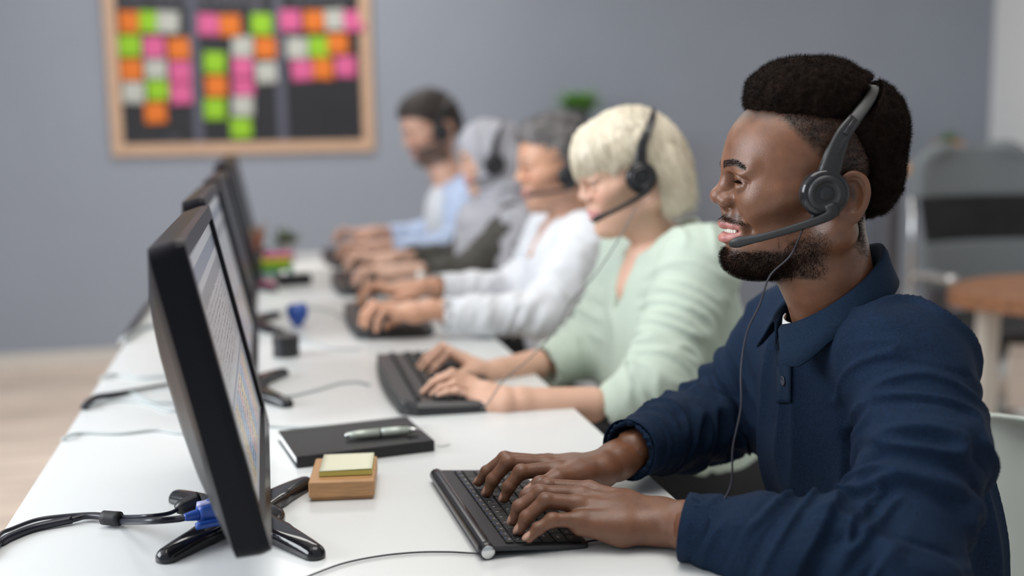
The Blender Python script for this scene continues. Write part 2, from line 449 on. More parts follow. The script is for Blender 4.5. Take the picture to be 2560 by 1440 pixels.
# ------------------------------------------------------------------ monitors
def screen_mat():
    m = bpy.data.materials.new('lit_screen'); m.use_nodes = True; nt = m.node_tree; nt.nodes.clear(); N = nt.nodes.new; Lk = nt.links.new
    out = N('ShaderNodeOutputMaterial'); uv = N('ShaderNodeTexCoord'); sep = N('ShaderNodeSeparateXYZ'); Lk(uv.outputs['Object'], sep.inputs[0])
    def mth(op, a, b=None, c=None):
        n = N('ShaderNodeMath'); n.operation = op
        for i, v in enumerate((a, b, c)):
            if v is None: continue
            if isinstance(v, (int, float)): n.inputs[i].default_value = v
            else: Lk(v, n.inputs[i])
        return n.outputs[0]
    y, z = sep.outputs['Y'], sep.outputs['Z']          # y -.24..+.24 (near to far), z 0..0.3 up the panel
    def rect(y0, y1, z0, z1):
        return mth('MULTIPLY', mth('MULTIPLY', mth('GREATER_THAN', y, y0), mth('LESS_THAN', y, y1)), mth('MULTIPLY', mth('GREATER_THAN', z, z0), mth('LESS_THAN', z, z1)))
    def mix(w, A, B):
        n = N('ShaderNodeMix'); n.data_type = 'RGBA'; Lk(w, n.inputs[0])
        for i, v in ((6, A), (7, B)):
            if isinstance(v, tuple): n.inputs[i].default_value = v+(1,)
            else: Lk(v, n.inputs[i])
        return n.outputs[2]
    def band(v, per, frac): return mth('LESS_THAN', mth('FRACT', mth('DIVIDE', v, per)), frac)
    nz = N('ShaderNodeTexNoise'); nz.inputs['Scale'].default_value = 260; nz.inputs['Detail'].default_value = 1; Lk(uv.outputs['Object'], nz.inputs['Vector'])
    ink = mth('GREATER_THAN', nz.outputs[0], .52)
    words = mth('MULTIPLY', band(z, .0075, .45), ink)
    col = mix(rect(-1, 1, .268, .30), (.60, .61, .64), (.44, .45, .48))
    col = mix(rect(-1, 1, .232, .250), col, (.26, .29, .36))
    col = mix(rect(-.235, -.188, .0, .232), col, (.50, .52, .56))
    col = mix(mth('MULTIPLY', rect(-.228, -.205, .01, .225), mth('MULTIPLY', band(z, .022, .2), ink)), col, (.10, .10, .12))
    col = mix(rect(-.182, -.180, .0, .232), col, (.36, .38, .42))
    col = mix(rect(-.155, .22, .205, .222), col, (.30, .31, .33))
    col = mix(mth('MULTIPLY', rect(-.155, .22, .115, .205), words), col, (.12, .12, .13))
    col = mix(mth('MULTIPLY', rect(-.155, .22, .115, .205), band(y, .028, .05)), col, (.22, .22, .24))
    col = mix(rect(-.165, .23, .098, .104), col, (.30, .34, .42))
    table = rect(-.155, .22, .012, .094)
    tcol = mix(band(y, .15, .33), (.44, .56, .74), (.80, .66, .44))
    tcol = mix(band(mth('ADD', y, .04), .15, .25), tcol, (.82, .56, .54))
    col = mix(table, col, tcol)
    col = mix(mth('MULTIPLY', table, words), col, (.16, .17, .22))
    col = mix(mth('MULTIPLY', rect(.05, .2, .276, .284), mth('GREATER_THAN', nz.outputs[0], .5)), col, (.14, .14, .16))
    em = N('ShaderNodeEmission'); Lk(col, em.inputs[0]); em.inputs[1].default_value = .42
    gl = N('ShaderNodeBsdfPrincipled'); gl.inputs['Base Color'].default_value = (.02, .02, .02, 1); gl.inputs['Roughness'].default_value = .28
    ad = N('ShaderNodeAddShader'); Lk(em.outputs[0], ad.inputs[0]); Lk(gl.outputs[0], ad.inputs[1]); Lk(ad.outputs[0], out.inputs[0])
    return m
m_screen = screen_mat()
MON_W, MON_H, TILT = .51, .314, math.radians(12)
m_rim = mat('black_monitor_plastic', (0.007, 0.007, 0.010), .30, spec=.12)
m_off = mat('dim_screen', (.03, .033, .042), .35)
def make_monitor():
    t = thing('monitor', '', 'monitor')
    # local: origin on the desk under the panel's foot line; panel faces +x, its lower front edge at x=0.03 z=.054
    rot = (0, -TILT, 0); loc = (.045, 0, .054)
    # housing: thin rim, bulging back (local: x back is negative)
    pr = []
    for x, w, h, r in ((.0, MON_W, MON_H, .012), (-.004, MON_W, MON_H, .012), (-.026, MON_W-.004, MON_H-.004, .014), (-.032, MON_W-.03, MON_H-.03, .03), (-.048, MON_W-.14, MON_H-.10, .05), (-.054, MON_W-.2, MON_H-.16, .05)):
        pr.append([(x, a, b+MON_H/2) for a, b in rrect(w, h, r, 5)])
    V, F = ggrid(np.array(pr), closed_v=True); n = len(pr[0])
    F = list(F)+[tuple(range(n)), tuple(len(V)-1-i for i in range(n))]
    body = mesh('housing', V, F, m_rim, t, False, loc, rot)
    for k in range(9): box('vent', (-.0475, -.10+k*.025, .245), (.004, .016, .05), m_mattb, body, .001)
    bz = []
    for x, w, h, r in ((.0, MON_W, MON_H, .012), (.008, MON_W-.003, MON_H-.003, .011), (.008, MON_W-.034, MON_H-.044, .002), (.0005, MON_W-.036, MON_H-.046, .002)):
        bz.append([(x, a, b+MON_H/2+(.004 if h < .3 else 0)) for a, b in rrect(w, h, r, 5)])
    V, F = ggrid(np.array(bz), closed_v=True); mesh('bezel', V, F, m_rim, t, False, loc, rot)
    V, F = gbox((.0015, 0, .0), (.001, MON_W-.036, MON_H-.046)); V[:, 2] += (MON_H-.046)/2
    mesh('screen', V, F, m_screen, t, False, (loc[0]+.027*math.sin(-TILT), 0, loc[2]+.027*math.cos(TILT)), rot)
    box('power_button', (.0088, .215, .009), (.002, .016, .005), m_chrome, t, .0005, rot, loc)
    # stand neck
    f = Field(); f.poly([(.014, 0, .012), (.006, 0, .06), (-.004, 0, .12)], [.018, .015, .017], .01)
    V, F = f.mesh(.003); mesh('stand_neck', V, F, m_gloss, t)
    # X base: hub and four tapering arched feet
    hub = Field(); hub.ell((.018, 0, .006), (.05, .045, .016), .01); hub.cut((0, 0, 0), (0, 0, -1), .001)
    V, F = hub.mesh(.003); mesh('base_hub', V, F, m_gloss, t)
    for dx, dy in ((-.078, -.096), (.078, -.128), (.076, .116), (-.080, .104)):
        g = Field()
        g.poly([(.018, 0, .012), (.018+dx*.5, dy*.5, .010), (.018+dx, dy, .003)], [.024, .0165, .0125], .006)
        g.cut((0, 0, 0), (0, 0, -1), .001); g.cut((0, 0, .017), (-.0, 0, 1), .004)
        V, F = g.mesh(.0025); V[:, 2] = np.maximum(V[:, 2], 0); mesh('foot', V, F, m_gloss, t)
    return t
mon0 = make_monitor()
MON_Y = [1.31, 2.0, 2.69, 3.38, 4.02]
mon_lab = ['nearest black flat monitor on an X shaped base, blue video plug at its back', 'second black monitor in the row, spreadsheet on screen, behind the nearest one',
           'third black monitor of the row, dark edge facing us', 'fourth black monitor in the row, seen almost edge on', 'farthest black monitor at the end of the desk row']
mons = [mon0]+[copy_tree(mon0) for _ in range(4)]
for i, o in enumerate(mons):
    o.location = (-.063-(.012 if i else 0)-.004*i, MON_Y[i], .73); o['label'] = mon_lab[i]; o['category'] = 'monitor'; o['group'] = 'monitors along the desk'
    if i >= 3: o.scale = (1, 1, 1.04)
    if i >= 2:
        for ch in o.children:
            if ch.name.startswith('screen'): ch.data = ch.data.copy(); ch.data.materials[0] = m_off

# blue video plug and black power plug with their leads at the nearest monitor
m_blue = mat('blue_plastic', (0.018, 0.075, 0.36), .35)
m_cord = mat('black_cord', (0.012, 0.012, 0.022), .35)
m_gcord = mat('grey_cord', (0.46, 0.50, 0.50), .4)
P = lambda x, y, z=.733: atz(x, y, z)
vg = thing('video_cable', 'thick black cable with blue plug and ferrite bead behind nearest monitor', 'cable', (-.2, 1.2, .73))
vo = np.array(vg.location)
plug = at(522, 1281, 1.25); jack = at(565, 1272, 1.262)
dirp = (jack-plug)/np.linalg.norm(jack-plug)
tube('plug', [plug-dirp*.012, plug+dirp*.008, plug+dirp*.022], [.0075, .0125, .0125], m_blue, vg, 10, 6, flat=1.35, off=vo, sq=True)
tube('thumbscrew', [plug-dirp*.014+[0, -.015, -.008], plug+dirp*.016+[0, -.015, -.008]], .0042, m_blue, vg, 8, 6, off=vo)
tube('strain_relief', [plug-dirp*.028, plug-dirp*.02, plug-dirp*.012], [.004, .0055, .0065], m_blue, vg, 8, 6, off=vo)
rope = [plug-dirp*.024, at(440, 1298, 1.235), at(370, 1303, 1.23), P(302, 1303, .738), P(256, 1292, .738), P(215, 1290, .737), P(180, 1299, .736), P(90, 1318, .735), P(30, 1340, .735), P(0, 1356, .735), P(-30, 1385, .735), P(-46, 1402, .731), P(-62, 1430, .70), P(-70, 1470, .6)]
tube('lead', rope, .0038, m_cord, vg, 8, 8, off=vo)
tube('ferrite_bead', [P(300, 1297, .741), P(258, 1294, .741)], .0085, m_mattb, vg, 12, 4, off=vo)
tube('spiral_wrap', rope[6:10], .0048, m_cord, vg, 8, 10, off=vo)
pc = thing('power_cable', 'thinner black lead running beside the thick one behind nearest monitor', 'cable', (-.2, 1.25, .73))
po = np.array(pc.location)
pa = at(455, 1268, 1.285); pb = at(500, 1250, 1.295)
tube('plug', [pa-(pb-pa)*.35, pa, pb], [.004, .0075, .0085], m_black, pc, 8, 6, off=po, flat=1.1, sq=True)
tube('lead', [pa, at(420, 1284, 1.27), at(360, 1291, 1.255), P(290, 1300, .7385)+[0, .012, 0], P(230, 1292, .737)+[0, .01, 0], P(150, 1291, .735), P(90, 1300, .735), P(30, 1322, .735), P(-5, 1345, .735)+[0, .012, 0], P(-40, 1385, .731)+[0, .01, 0], P(-60, 1420, .69)+[0, .01, 0]], .0024, m_cord, pc, 8, 8, off=po)
tube('printed_label', [at(492, 1262, 1.245), at(545, 1250, 1.25)], .0085, mat('pale_label', (.42, .42, .66), .4), pc, 4, 4, off=po, flat=.25)

def cord(name, label, pts, r, m, group=None):
    o = tube(name, pts, r, m, None, 6, 8)
    me = o.data; c = np.mean(pts, 0)
    me.transform(Matrix.Translation(-Vector(c))); o.location = c
    return meta(o, label, 'cable', group)
Q = lambda x, y: P(x, y, .7325)
cord('keyboard_cable', 'thin black cable from compact keyboard running off the near edge of the desk', [Q(720, 1462), Q(780, 1437), Q(860, 1408), Q(950, 1390), Q(1040, 1381), Q(1120, 1380), Q(1180, 1383), Q(1230, 1384), Q(1330, 1378), Q(1440, 1360), Q(1480, 1352), Q(1515, 1349)], .0011, m_cord)
cord('keyboard_cable', 'pale lead looping from behind the nearest monitor past the notebook', [P(156, 1104, .70), P(158, 1096, .7345), Q(200, 1083), Q(300, 1084), Q(390, 1075), Q(450, 1083), Q(560, 1082), Q(660, 1066), Q(760, 1068), Q(880, 1060), Q(985, 1052)], .0022, m_gcord)
cord('desk_cable', 'pale grey lead arching over desk edge, second from the front', [P(209, 1025, .70), P(211, 1014, .736), Q(240, 1010), Q(300, 1001), Q(360, 1005), Q(420, 1025), Q(470, 1022), Q(520, 1005)], .0028, m_gcord)
cord('desk_cable', 'black bundle of cables tied at the left edge of the desk', [P(208, 1030, .70), P(212, 1014, .738), P(240, 994, .738), P(290, 985, .736), P(350, 973, .735), P(420, 960, .735), P(480, 948, .735)], [.0055, .006, .006, .005, .003, .003, .0025], m_cord)
cord('desk_cable', 'grey lead dipping away from the tied black bundle', [P(230, 1003, .735), P(275, 987, .735), P(330, 983, .733), P(380, 1003, .733), P(440, 1006, .733), P(500, 1004, .733)], .0026, m_gcord)
cord('desk_cable', 'faint grey lead farthest up the open left side of the desk', [P(252, 952, .70), P(256, 944, .734), Q(290, 936), Q(350, 944), Q(420, 940), Q(480, 934)], .0026, m_gcord)
cord('desk_cable', 'dark leads crossing the left desk edge below the third monitor', [P(303, 862, .70), P(306, 852, .735), P(330, 835, .735), P(370, 815, .735), P(440, 806, .735)], .006, m_gcord)
cord('desk_cable', 'black lead hanging along the far left edge of desk', [P(306, 870, .70), P(318, 838, .735), P(345, 798, .737), P(372, 762, .737), P(400, 735, .735)], .007, m_cord)
cord('keyboard_cable', 'grey lead looping from second monitor towards the wide curved keyboard', [Q(655, 985), Q(720, 990), Q(790, 975), Q(850, 958), Q(895, 955), Q(925, 962)], .0022, m_gcord)
cord('desk_cable', 'pale lead curling on desk beside the round black tin', [Q(650, 830), Q(700, 822), Q(760, 850), Q(830, 870), Q(900, 872)], .002, m_gcord)
cord('desk_cable', 'thin lead on the desk near the blue ball', [Q(660, 770), Q(700, 778), Q(760, 770), Q(820, 776), Q(870, 800)], .002, m_gcord)

# ------------------------------------------------------------------ notebook, pen, bookmark, wooden note holder
def place(o, x, y, z, rz): o.location = (x, y, z); o.rotation_euler = (0, 0, rz)
A, B, C, D_ = atz(742, 1172, .730), atz(1069, 1131, .730), atz(982, 1056, .744), atz(708, 1098, .744)
ang = math.atan2(B[1]-A[1], B[0]-A[0]); Lx = .198
nb = thing('notebook', 'closed black notebook lying on desk under a pen', 'notebook', tuple(A), ang)
W = .148
box('cover', (Lx/2, W/2, .0155), (Lx, W, .0022), m_mattb, nb, .001)
box('cover', (Lx/2, W/2, .0015), (Lx, W, .0022), m_mattb, nb, .001)
box('spine', (Lx/2, .0012, .0085), (Lx, .0024, .0162), m_mattb, nb, .001)
box('pages', (Lx/2, W/2+.001, .0085), (Lx-.005, W-.006, .0118), m_paper, nb, .0005)
box('elastic_band', (Lx/2, W-.012, .01685), (Lx+.0006, .006, .0008), m_black, nb, .0003)
box('embossed_stamp', (Lx-.022, .022, .01664), (.022, .014, .0002), m_gloss, nb, 0)
V, F = gtube(spline([(Lx-.004, .02, .006), (Lx+.006, .021, .004), (Lx+.016, .018, .0012), (Lx+.03, .022, .0012)], 6), .0016, 4, flat=.25)
mesh('ribbon', V, F, m_gcord, nb)
m_pen = mat('pale_green_metal', (0.50, 0.56, 0.50), .32, metal=.25)
p0, p1 = atz(862, 1090, .7535), atz(1058, 1072, .7535)
pen = thing('pen', 'chunky pale green ballpoint pen lying on black notebook', 'pen', tuple(p0), math.atan2(p1[1]-p0[1], p1[0]-p0[0]))
def lx(prof, name, m):
    V, F = glathe([(r, h) for r, h in prof], 20); V = V[:, [2, 0, 1]]; return mesh(name, V, F, m, pen)
lx([(.001, 0), (.0035, .0012), (.0046, .004), (.0046, .006)], 'push_cap', m_chrome)
lx([(.0048, .006), (.0062, .02), (.0066, .05)], 'barrel', m_pen)
lx([(.0063, .050), (.0063, .0525)], 'ring', m_dgrey)
lx([(.0066, .0525), (.0066, .075), (.0055, .092)], 'barrel', m_pen)
lx([(.005, .092), (.0022, .104), (.0008, .112)], 'tip', m_chrome)
h0 = atz(772, 1257, .730); h1 = atz(936, 1250, .730)
hold = thing('note_holder', 'small wooden block holding sticky notes on the desk', 'note holder', tuple(h0), math.atan2(h1[1]-h0[1], h1[0]-h0[0]))
hw = .0815
box('tray', (hw/2, .054, .015), (hw, .104, .020), m_wood, hold, .0012)
box('foot', (hw/2, .054, .0035), (hw-.006, .096, .007), m_wood, hold, .001)
m_note = {'cream': mat('cream_note', (.80, .80, .62), .7), 'orange': mat('orange_note', (.70, .17, .015), .7), 'green': mat('green_note', (.27, .53, .015), .7),
          'pink': mat('pink_note', (.64, .11, .28), .7), 'white': mat('white_note', (.47, .48, .44), .7), 'teal': mat('teal_note', (.05, .35, .28), .7), 'yellow': mat('yellow_note', (.82, .70, .10), .7)}
pad = thing('sticky_note_pad', 'pale yellow sticky note pad on wooden holder', 'note pad', tuple(h0+np.array([.015, .021, .026])), hold.rotation_euler[2])
m_padside = mat('yellow_pad_edges', (.62, .58, .16), .7)
box('sheets', (.033, .037, .003), (.066, .074, .006), m_padside, pad, 0)
V = []; n = 8
G = np.array([[(.066*i/n, .074*j/n, .0066+.0012*(i/n)*(1-j/n)**3) for j in range(n+1)] for i in range(n+1)])
sheet('top_sheet', G, .0003, m_note['cream'], pad)

# ------------------------------------------------------------------ compact keyboard in front
m_key = mat('key_plastic', (0.013, 0.013, 0.015), .42, bump=(1500, .05))
m_leg = mat('key_print_white', (.62, .64, .66), .6); m_legb = mat('key_print_blue', (.03, .16, .75), .6)
def text_geo(s, size, bold=False):
    c = bpy.data.curves.new('t', 'FONT'); c.body = s; c.size = size; c.align_x = 'CENTER'; c.align_y = 'CENTER'
    o = bpy.data.objects.new('t', c); COL.objects.link(o); bpy.context.view_layer.update()
    me = bpy.data.meshes.new_from_object(o.evaluated_get(bpy.context.evaluated_depsgraph_get()))
    V = np.array([v.co[:] for v in me.vertices]).reshape(-1, 3); F = [tuple(p.vertices) for p in me.polygons]
    bpy.data.objects.remove(o); bpy.data.curves.remove(c); bpy.data.meshes.remove(me)
    return V, F
# local frame: +x towards the typist, +y away from us (typist's right), origin near the far-left end of the roll
k0 = atz(1213, 1404, .730); k1 = atz(1093, 1205, .738)
kang = math.atan2(k1[1]-k0[1], k1[0]-k0[0])-math.pi/2
KL = .282
kb = thing('keyboard', 'slim compact black keyboard with a silver capped roll, under dark hands', 'keyboard', (float(k0[0])+.004, float(k0[1])+.003, .73), kang, 'keyboards on the desk')
V, F = glathe([(.0086, KL*i/20) for i in range(21)], 28, 'y', (.0, .0, .0088)); V[:, 1] = -V[:, 1]; V[:, 1] -= V[:, 1].min()
mesh('battery_roll', V, F, mat('roll_black', (.012, .012, .016), .22, metal=.0), kb)
for yy in (-.0006, KL): 
    V, F = glathe([(.0072, 0), (.0074, .0004), (.0070, .0009)], 28, 'y', (0, yy, .0088)); mesh('end_cap', V, F, m_chrome, kb)
KW = .113
sl = math.atan2(.0105, KW-.006)
def kp(x, y, z=0):   # point on the sloping deck
    return (x*math.cos(sl), y, .0155-x*math.sin(sl)+z)
V, F = gprism(rrect(KW+.004, KL, .006, 5, KW/2, KL/2), 0, .0052, .0006)
V = np.array([kp(x, y, z-.0052) for x, y, z in V]); mesh('deck', V, F, m_black, kb, False)
legends = [[], []]
rows = [['Esc', 'F1', 'F2', 'F3', 'F4', 'F5', 'F6', 'F7', 'F8', 'F9', 'F10', 'F11', 'F12', 'Num', 'Prt', 'Del'],
        ['^', '1', '2', '3', '4', '5', '6', '7', '8', '9', '0', '-', '+', ('<-', 1.6)],
        [('Tab', 1.45), 'Q', 'W', 'E', 'R', 'T', 'Z', 'U', 'I', 'O', 'P', 'U', '*', '#'],
        [('Caps', 1.75), 'A', 'S', 'D', 'F', 'G', 'H', 'J', 'K', 'L', 'O', 'A', ('Enter', 1.9)],
        [('Shift', 1.3), '<', 'Y', 'X', 'C', 'V', 'B', 'N', 'M', ',', '.', '-', ('Shift', 1.3), '^'],
        ['Fn', 'Strg', 'Win', 'Alt', ('', 5.2), 'Alt', 'Fn', '<', 'v', '>']]
x = .0215
for ri, row in enumerate(rows):
    kh = .0105 if ri == 0 else .0155
    ws = [k[1] if isinstance(k, tuple) else 1. for k in row]; u = (KL-.014)/sum(ws); y = KL-.007
    # typist sits at +x facing -x: his left is towards us (-y), so the row starts at the near end
    y = .007
    for k, w in zip(row, ws):
        s = k[0] if isinstance(k, tuple) else k; kw = u*w
        cx, cy = x+kh/2, y+kw/2
        V, F = gbox((0, 0, .0011), (kh-.0016, kw-.0016, .0022), .0007)
        V = np.array([kp(cx+a, cy+b, c) for a, b, c in V]); mesh('key', V, F, m_key, kb, False)
        if s:
            sz = .0046 if len(s) == 1 else .0030
            T, TF = text_geo(s, sz)
            # text up = -x (away from typist), reading direction = +y
            q = [kp(cx-b-(0.002 if ri else -.001), cy+a+(-.002 if len(s) == 1 else 0), .00232) for a, b, c in T]
            legends[0].append((q, TF))
            if ri == 0:
                T, TF = text_geo('o', .004); legends[1].append(([kp(cx-b-.003, cy+a+.003, .00232) for a, b, c in T], TF))
            elif ri < 4 and 6 < len(s)+8 and s in 'UIOJKLM789':
                T, TF = text_geo('n', .0034); legends[1].append(([kp(cx-b+.003, cy+a+.004, .00232) for a, b, c in T], TF))
        y += kw
    x += kh
V, F = join(legends[0]); mesh('key_print', V, F, m_leg, kb, False)['label'] = 'white letters printed on the keys'
V, F = join(legends[1]); mesh('key_print', V, F, m_legb, kb, False)['label'] = 'blue symbols printed on the keys'

# ------------------------------------------------------------------ wider curved keyboards further along
def make_wide(L=.43, Wd=.17, keys=True, curved=True):
    t = thing('keyboard', '', 'keyboard')
    n = 24; out = []
    for i in range(n+1):
        a = -1+2*i/n; out.append((-.012*(1-a*a) if curved else 0, a*L/2*(.985 if abs(a) == 1 else 1)))
    out = [(x+.03*max(0, (abs(y)/(L/2)-.86)/.14)**2, y) for x, y in out]
    out += [(Wd*.80, L/2), (Wd*.93, L/2-.012), (Wd, L/2-.035)]+[(Wd+.008*(1-a*a)*curved, a*L/2*.9) for a in np.linspace(.9, -.9, 12)]+[(Wd, -L/2+.035), (Wd*.93, -L/2+.012), (Wd*.80, -L/2)]
    poly = [(x+.012, y) for x, y in out]
    pp_ = np.array([p for p in poly]); pp_ = spline(np.vstack([pp_, pp_[:1]]), 3)[:-1] if curved else pp_
    V, F = gprism([tuple(p) for p in pp_[::-1]], 0, .024, .008)
    V[:, 2] *= 1-.30*V[:, 0]/Wd
    mesh('deck', V, F, m_black, t, False)
    if curved:
        V, F = gtube(spline([(.004+.012-.012*(1-a*a), a*L/2*.97, .0205) for a in np.linspace(-1, 1, 15)], 3), .0045, 6, flat=.5)
        mesh('top_trim', V, F, m_dgrey, t)
    x0 = .036; cols = 21
    for r in range(6):
        y = -L/2+.018; kw = (L-.036)/cols
        c = 0
        while c < cols:
            w = 1
            if r == 5: w = [1, 1, 1, 6, 1, 1, 1, 1][min(7, c if c < 3 else (3 if c == 3 else 4))]
            w = min(w, cols-c)
            if c in (14, 17) and r < 5: c += 0
            kx = x0+r*.0195+(.006 if r else -.002); kh = .0185 if r else .012
            zz = .0235*(1-.30*kx/Wd)
            if keys:
                V, F = gbox((kx+kh/2, y+(c+w/2)*kw, zz+.002), (kh-.0045, w*kw-.0045, .007), .0016)
                WIDE.append((V, F))
            c += w
    return t
def wide_with_keys(sep):
    WIDE.clear(); t = make_wide()
    if sep:
        for V, F in WIDE[:100]: mesh('key', V, F, m_mattb, t, False)
        if WIDE[100:]:
            V, F = join(WIDE[100:]); meta(mesh('key', V, F, m_mattb, t, False), kind='stuff')
    return t
WIDE = []
kb2 = wide_with_keys(True)
kb2.location = (.186, 1.955, .73); kb2['label'] = 'wide curved black keyboard under the blond typist\'s hands'; kb2['group'] = 'keyboards on the desk'
for i, (yy, lab) in enumerate([(2.64, 'black keyboard under the grey-haired man\'s hands'), (3.30, 'black keyboard under the headscarfed typist\'s hands, half hidden'), (3.97, 'farthest black keyboard, under the hands of the man in pale blue')]):
    o = copy_tree(kb2); o.location = (.172+.006*i, yy, .73); o['label'] = lab

# ------------------------------------------------------------------ small things between the monitors and keyboards
tin = thing('round_tin', 'round black ridged tin on desk behind the second monitor', 'tin', tuple(atz(716, 890, .73)))
V, F = glathe([(.0255, 0), (.027, .002), (.027, .014), (.0255, .0155), (.0255, .017), (.027, .0185), (.027, .023), (.0262, .0245)], 36); mesh('body', V, F, m_black, tin, False)
V, F = glathe([(.0268, .0245), (.0275, .026), (.0275, .041), (.026, .0435), (.012, .0442)], 36); mesh('lid', V, F, m_black, tin, False)
f = Field(); f.ell((0, 0, .034), (.0255, .0255, .022), .01); f.ell((0, 0, .018), (.014, .014, .018), .014); f.ell((.012, .008, .047), (.012, .012, .010), .008); f.ell((-.012, -.006, .047), (.012, .012, .010), .008)
V, F = f.mesh(.0018); V[:, 2] = np.maximum(V[:, 2], 0); V *= .98
ball = mesh('stress_ball', V, F, m_blue, loc=tuple(atz(745, 817, .73))); meta(ball, 'blue squeezable stress ball tapering to its base, on the desk', 'ball')
# pen pot with pencils
pp = atz(648, 700, .73)+[0, 0, 0]
pot = thing('pen_pot', 'dark mesh pot holding pencils beside the far monitors', 'pen pot', tuple(pp))
V, F = glathe([(.036, 0), (.038, .003), (.038, .095), (.036, .095), (.036, .006), (.001, .006)], 28); mesh('cup', V, F, m_dgrey, pot)
m_pc = [mat('pencil_'+n_, c, .5) for n_, c in (('orange', (.55, .22, .10)), ('tan', (.50, .36, .24)), ('red', (.40, .12, .10)), ('yellow', (.55, .42, .18)))]
rg = random.Random(3)
for i in range(7):
    a = rg.uniform(0, 6.28); r0 = .018; dx, dy = math.cos(a), math.sin(a); H_ = rg.uniform(.15, .18)
    pe = thing('pencil', ['orange', 'tan', 'red', 'yellow'][i % 4]+' pencil standing in the dark pen pot', 'pencil', tuple(pp+[-dx*.008, -dy*.008, .007]), 0, 'pencils in the pen pot')
    V, F = gtube([(0, 0, .0), (dx*.030, dy*.030, H_-.018)], .0038, 6); mesh('barrel', V, F, m_pc[i % 4], pe, False)
    V, F = gtube([(dx*.030, dy*.030, H_-.018), (dx*.0325, dy*.0325, H_)], [.0038, .0007], 6); mesh('point', V, F, m_wood, pe, False)
# stack of coloured note pads
s0 = atz(695, 707, .73)
z = 0.73
for i, (c_, th) in enumerate((('white', .030), ('teal', .014), ('green', .022), ('yellow', .014), ('pink', .010))):
    dsc = {'white': 'white note block, lowest of the coloured stack by the pen pot', 'teal': 'teal note pad above the white block in the stack', 'green': 'green note pad in the middle of the coloured stack',
           'yellow': 'yellow note pad near the top of the coloured stack', 'pink': 'pink note pad on top of the coloured stack, under plant'}[c_]
    o = box('note_pad', (0, 0, th/2), (.085, .075, th), m_note[c_], None, .001); o.location = (s0[0]+.004*math.sin(i*2), s0[1]+.01, z); o.rotation_euler = (0, 0, .06*math.cos(i*3))
    meta(o, dsc, 'note pad', 'coloured note pads in a stack'); z += th
STACK_TOP = (float(s0[0]), float(s0[1]+.01), z)
def gleaf(base, d, L, w, bend=.3, n=5):
    d = np.array(d, float); d /= np.linalg.norm(d); s_ = np.cross(d, [0, 0, 1]); s_ /= np.linalg.norm(s_)+1e-9
    V = []
    for i in range(n+1):
        t = i/n; c = np.array(base)+d*L*t-np.array([0, 0, 1])*bend*L*t*t; ww = w*math.sin(math.pi*min(.999, .12+.88*t))**.8
        V += [c-s_*ww, c+np.cross(s_, d)*w*.25*(1-t), c+s_*ww]
    F = []
    for i in range(n): F += [(3*i, 3*i+1, 3*i+4, 3*i+3), (3*i+1, 3*i+2, 3*i+5, 3*i+4)]
    return np.array(V), F
def plant(name, label, loc, pot_mat, pr, ph, n, L, w, m, up=.9, seed=1, pot_kind='round'):
    t = thing(name, label, 'plant', loc)
    if pot_kind == 'round': V, F = glathe([(pr*.75, 0), (pr, ph), (pr*.9, ph), (pr*.85, ph*.8), (.001, ph*.8)], 24)
    else: V, F = gbox((0, 0, ph/2), (pr*2, pr*2, ph), .003)
    mesh('pot', V, F, pot_mat, t, False)
    rg = random.Random(seed); parts = []
    for i in range(n):
        a = rg.uniform(0, 6.28); e = rg.uniform(up-.45, up+.3)
        parts.append(gleaf((math.cos(a)*pr*.3*rg.random(), math.sin(a)*pr*.3*rg.random(), ph*.8), (math.cos(a)*math.cos(e), math.sin(a)*math.cos(e), math.sin(e)), L*rg.uniform(.6, 1.05), w*rg.uniform(.7, 1), rg.uniform(.1, .45)))
    V, F = join(parts); mesh('foliage', V, F, m, t)
    return t
m_dim = mat('dusty_green', (0.13, 0.17, 0.08), .7, noise=(40, .3))
p3 = atz(716, 655, .73)
plant('potted_plant', 'small dull green plant in a grey pot at the far end of the desk', (float(p3[0]), min(4.2, float(p3[1])), .73), mat('grey_pot', (.42, .40, .40), .6), .035, .07, 60, .10, .006, m_dim, .95, 4)
# papers and small black box near the far end
pap = meta(box('paper_sheets', (0, 0, .002), (.15, .21, .004), m_paper, None, 0, loc=tuple(atz(765, 668, .73)), rot=(0, 0, .15)), 'loose white papers on desk beside the farthest keyboard', 'papers')
hp = thing('hole_punch', 'small black hole punch with a shiny knob beside the coloured pads', 'hole punch', tuple(atz(735, 712, .73)), .2)
box('body', (0, 0, .016), (.10, .05, .032), m_gloss, hp, .006); V, F = glathe([(.018, 0), (.018, .006), (.012, .012)], 20, c=(-.03, 0, .032)); mesh('knob', V, F, m_chrome, hp)
tp = meta(mesh('tape_roll', *glathe([(.022, 0), (.022, .018), (.012, .018), (.012, 0)], 24), m_pc[2] if False else m_note['pink'], None, False, tuple(atz(668, 722, .73))), 'small pink tape roll beside the pen pot', 'tape roll')

# ------------------------------------------------------------------ blackboard on the back wall
def wl(px, py): q = aty(px, py, WALL_Y-.02); return q[0], q[2]
BX0, BX1, BZ0, BZ1 = -.750, .577, 1.07, 2.02
bd = thing('blackboard', 'black notice board in a pale wood frame on grey wall', 'notice board', ((BX0+BX1)/2, WALL_Y, BZ0))
bw = BX1-BX0; bh = BZ1-BZ0; fr = .060
m_frame = mat('pale_frame_wood', (0.55, 0.36, 0.24), .55, noise=(14, .12, (1, 1, 8)))
m_slate = mat('slate', (0.0105, 0.0115, 0.0165), .55, noise=(6, .2))
m_tape = mat('grey_tape', (0.090, 0.092, 0.130), .6); m_chalk = mat('chalk', (.13, .13, .16), .9)
box('panel', (0, -.012, bh/2), (bw-.02, .014, bh-.02), m_slate, bd, 0)
box('frame_side', (-bw/2+fr/2, -.016, bh/2), (fr, .028, bh), m_frame, bd, .003); box('frame_side', (bw/2-fr/2, -.016, bh/2), (fr, .028, bh), m_frame, bd, .003)
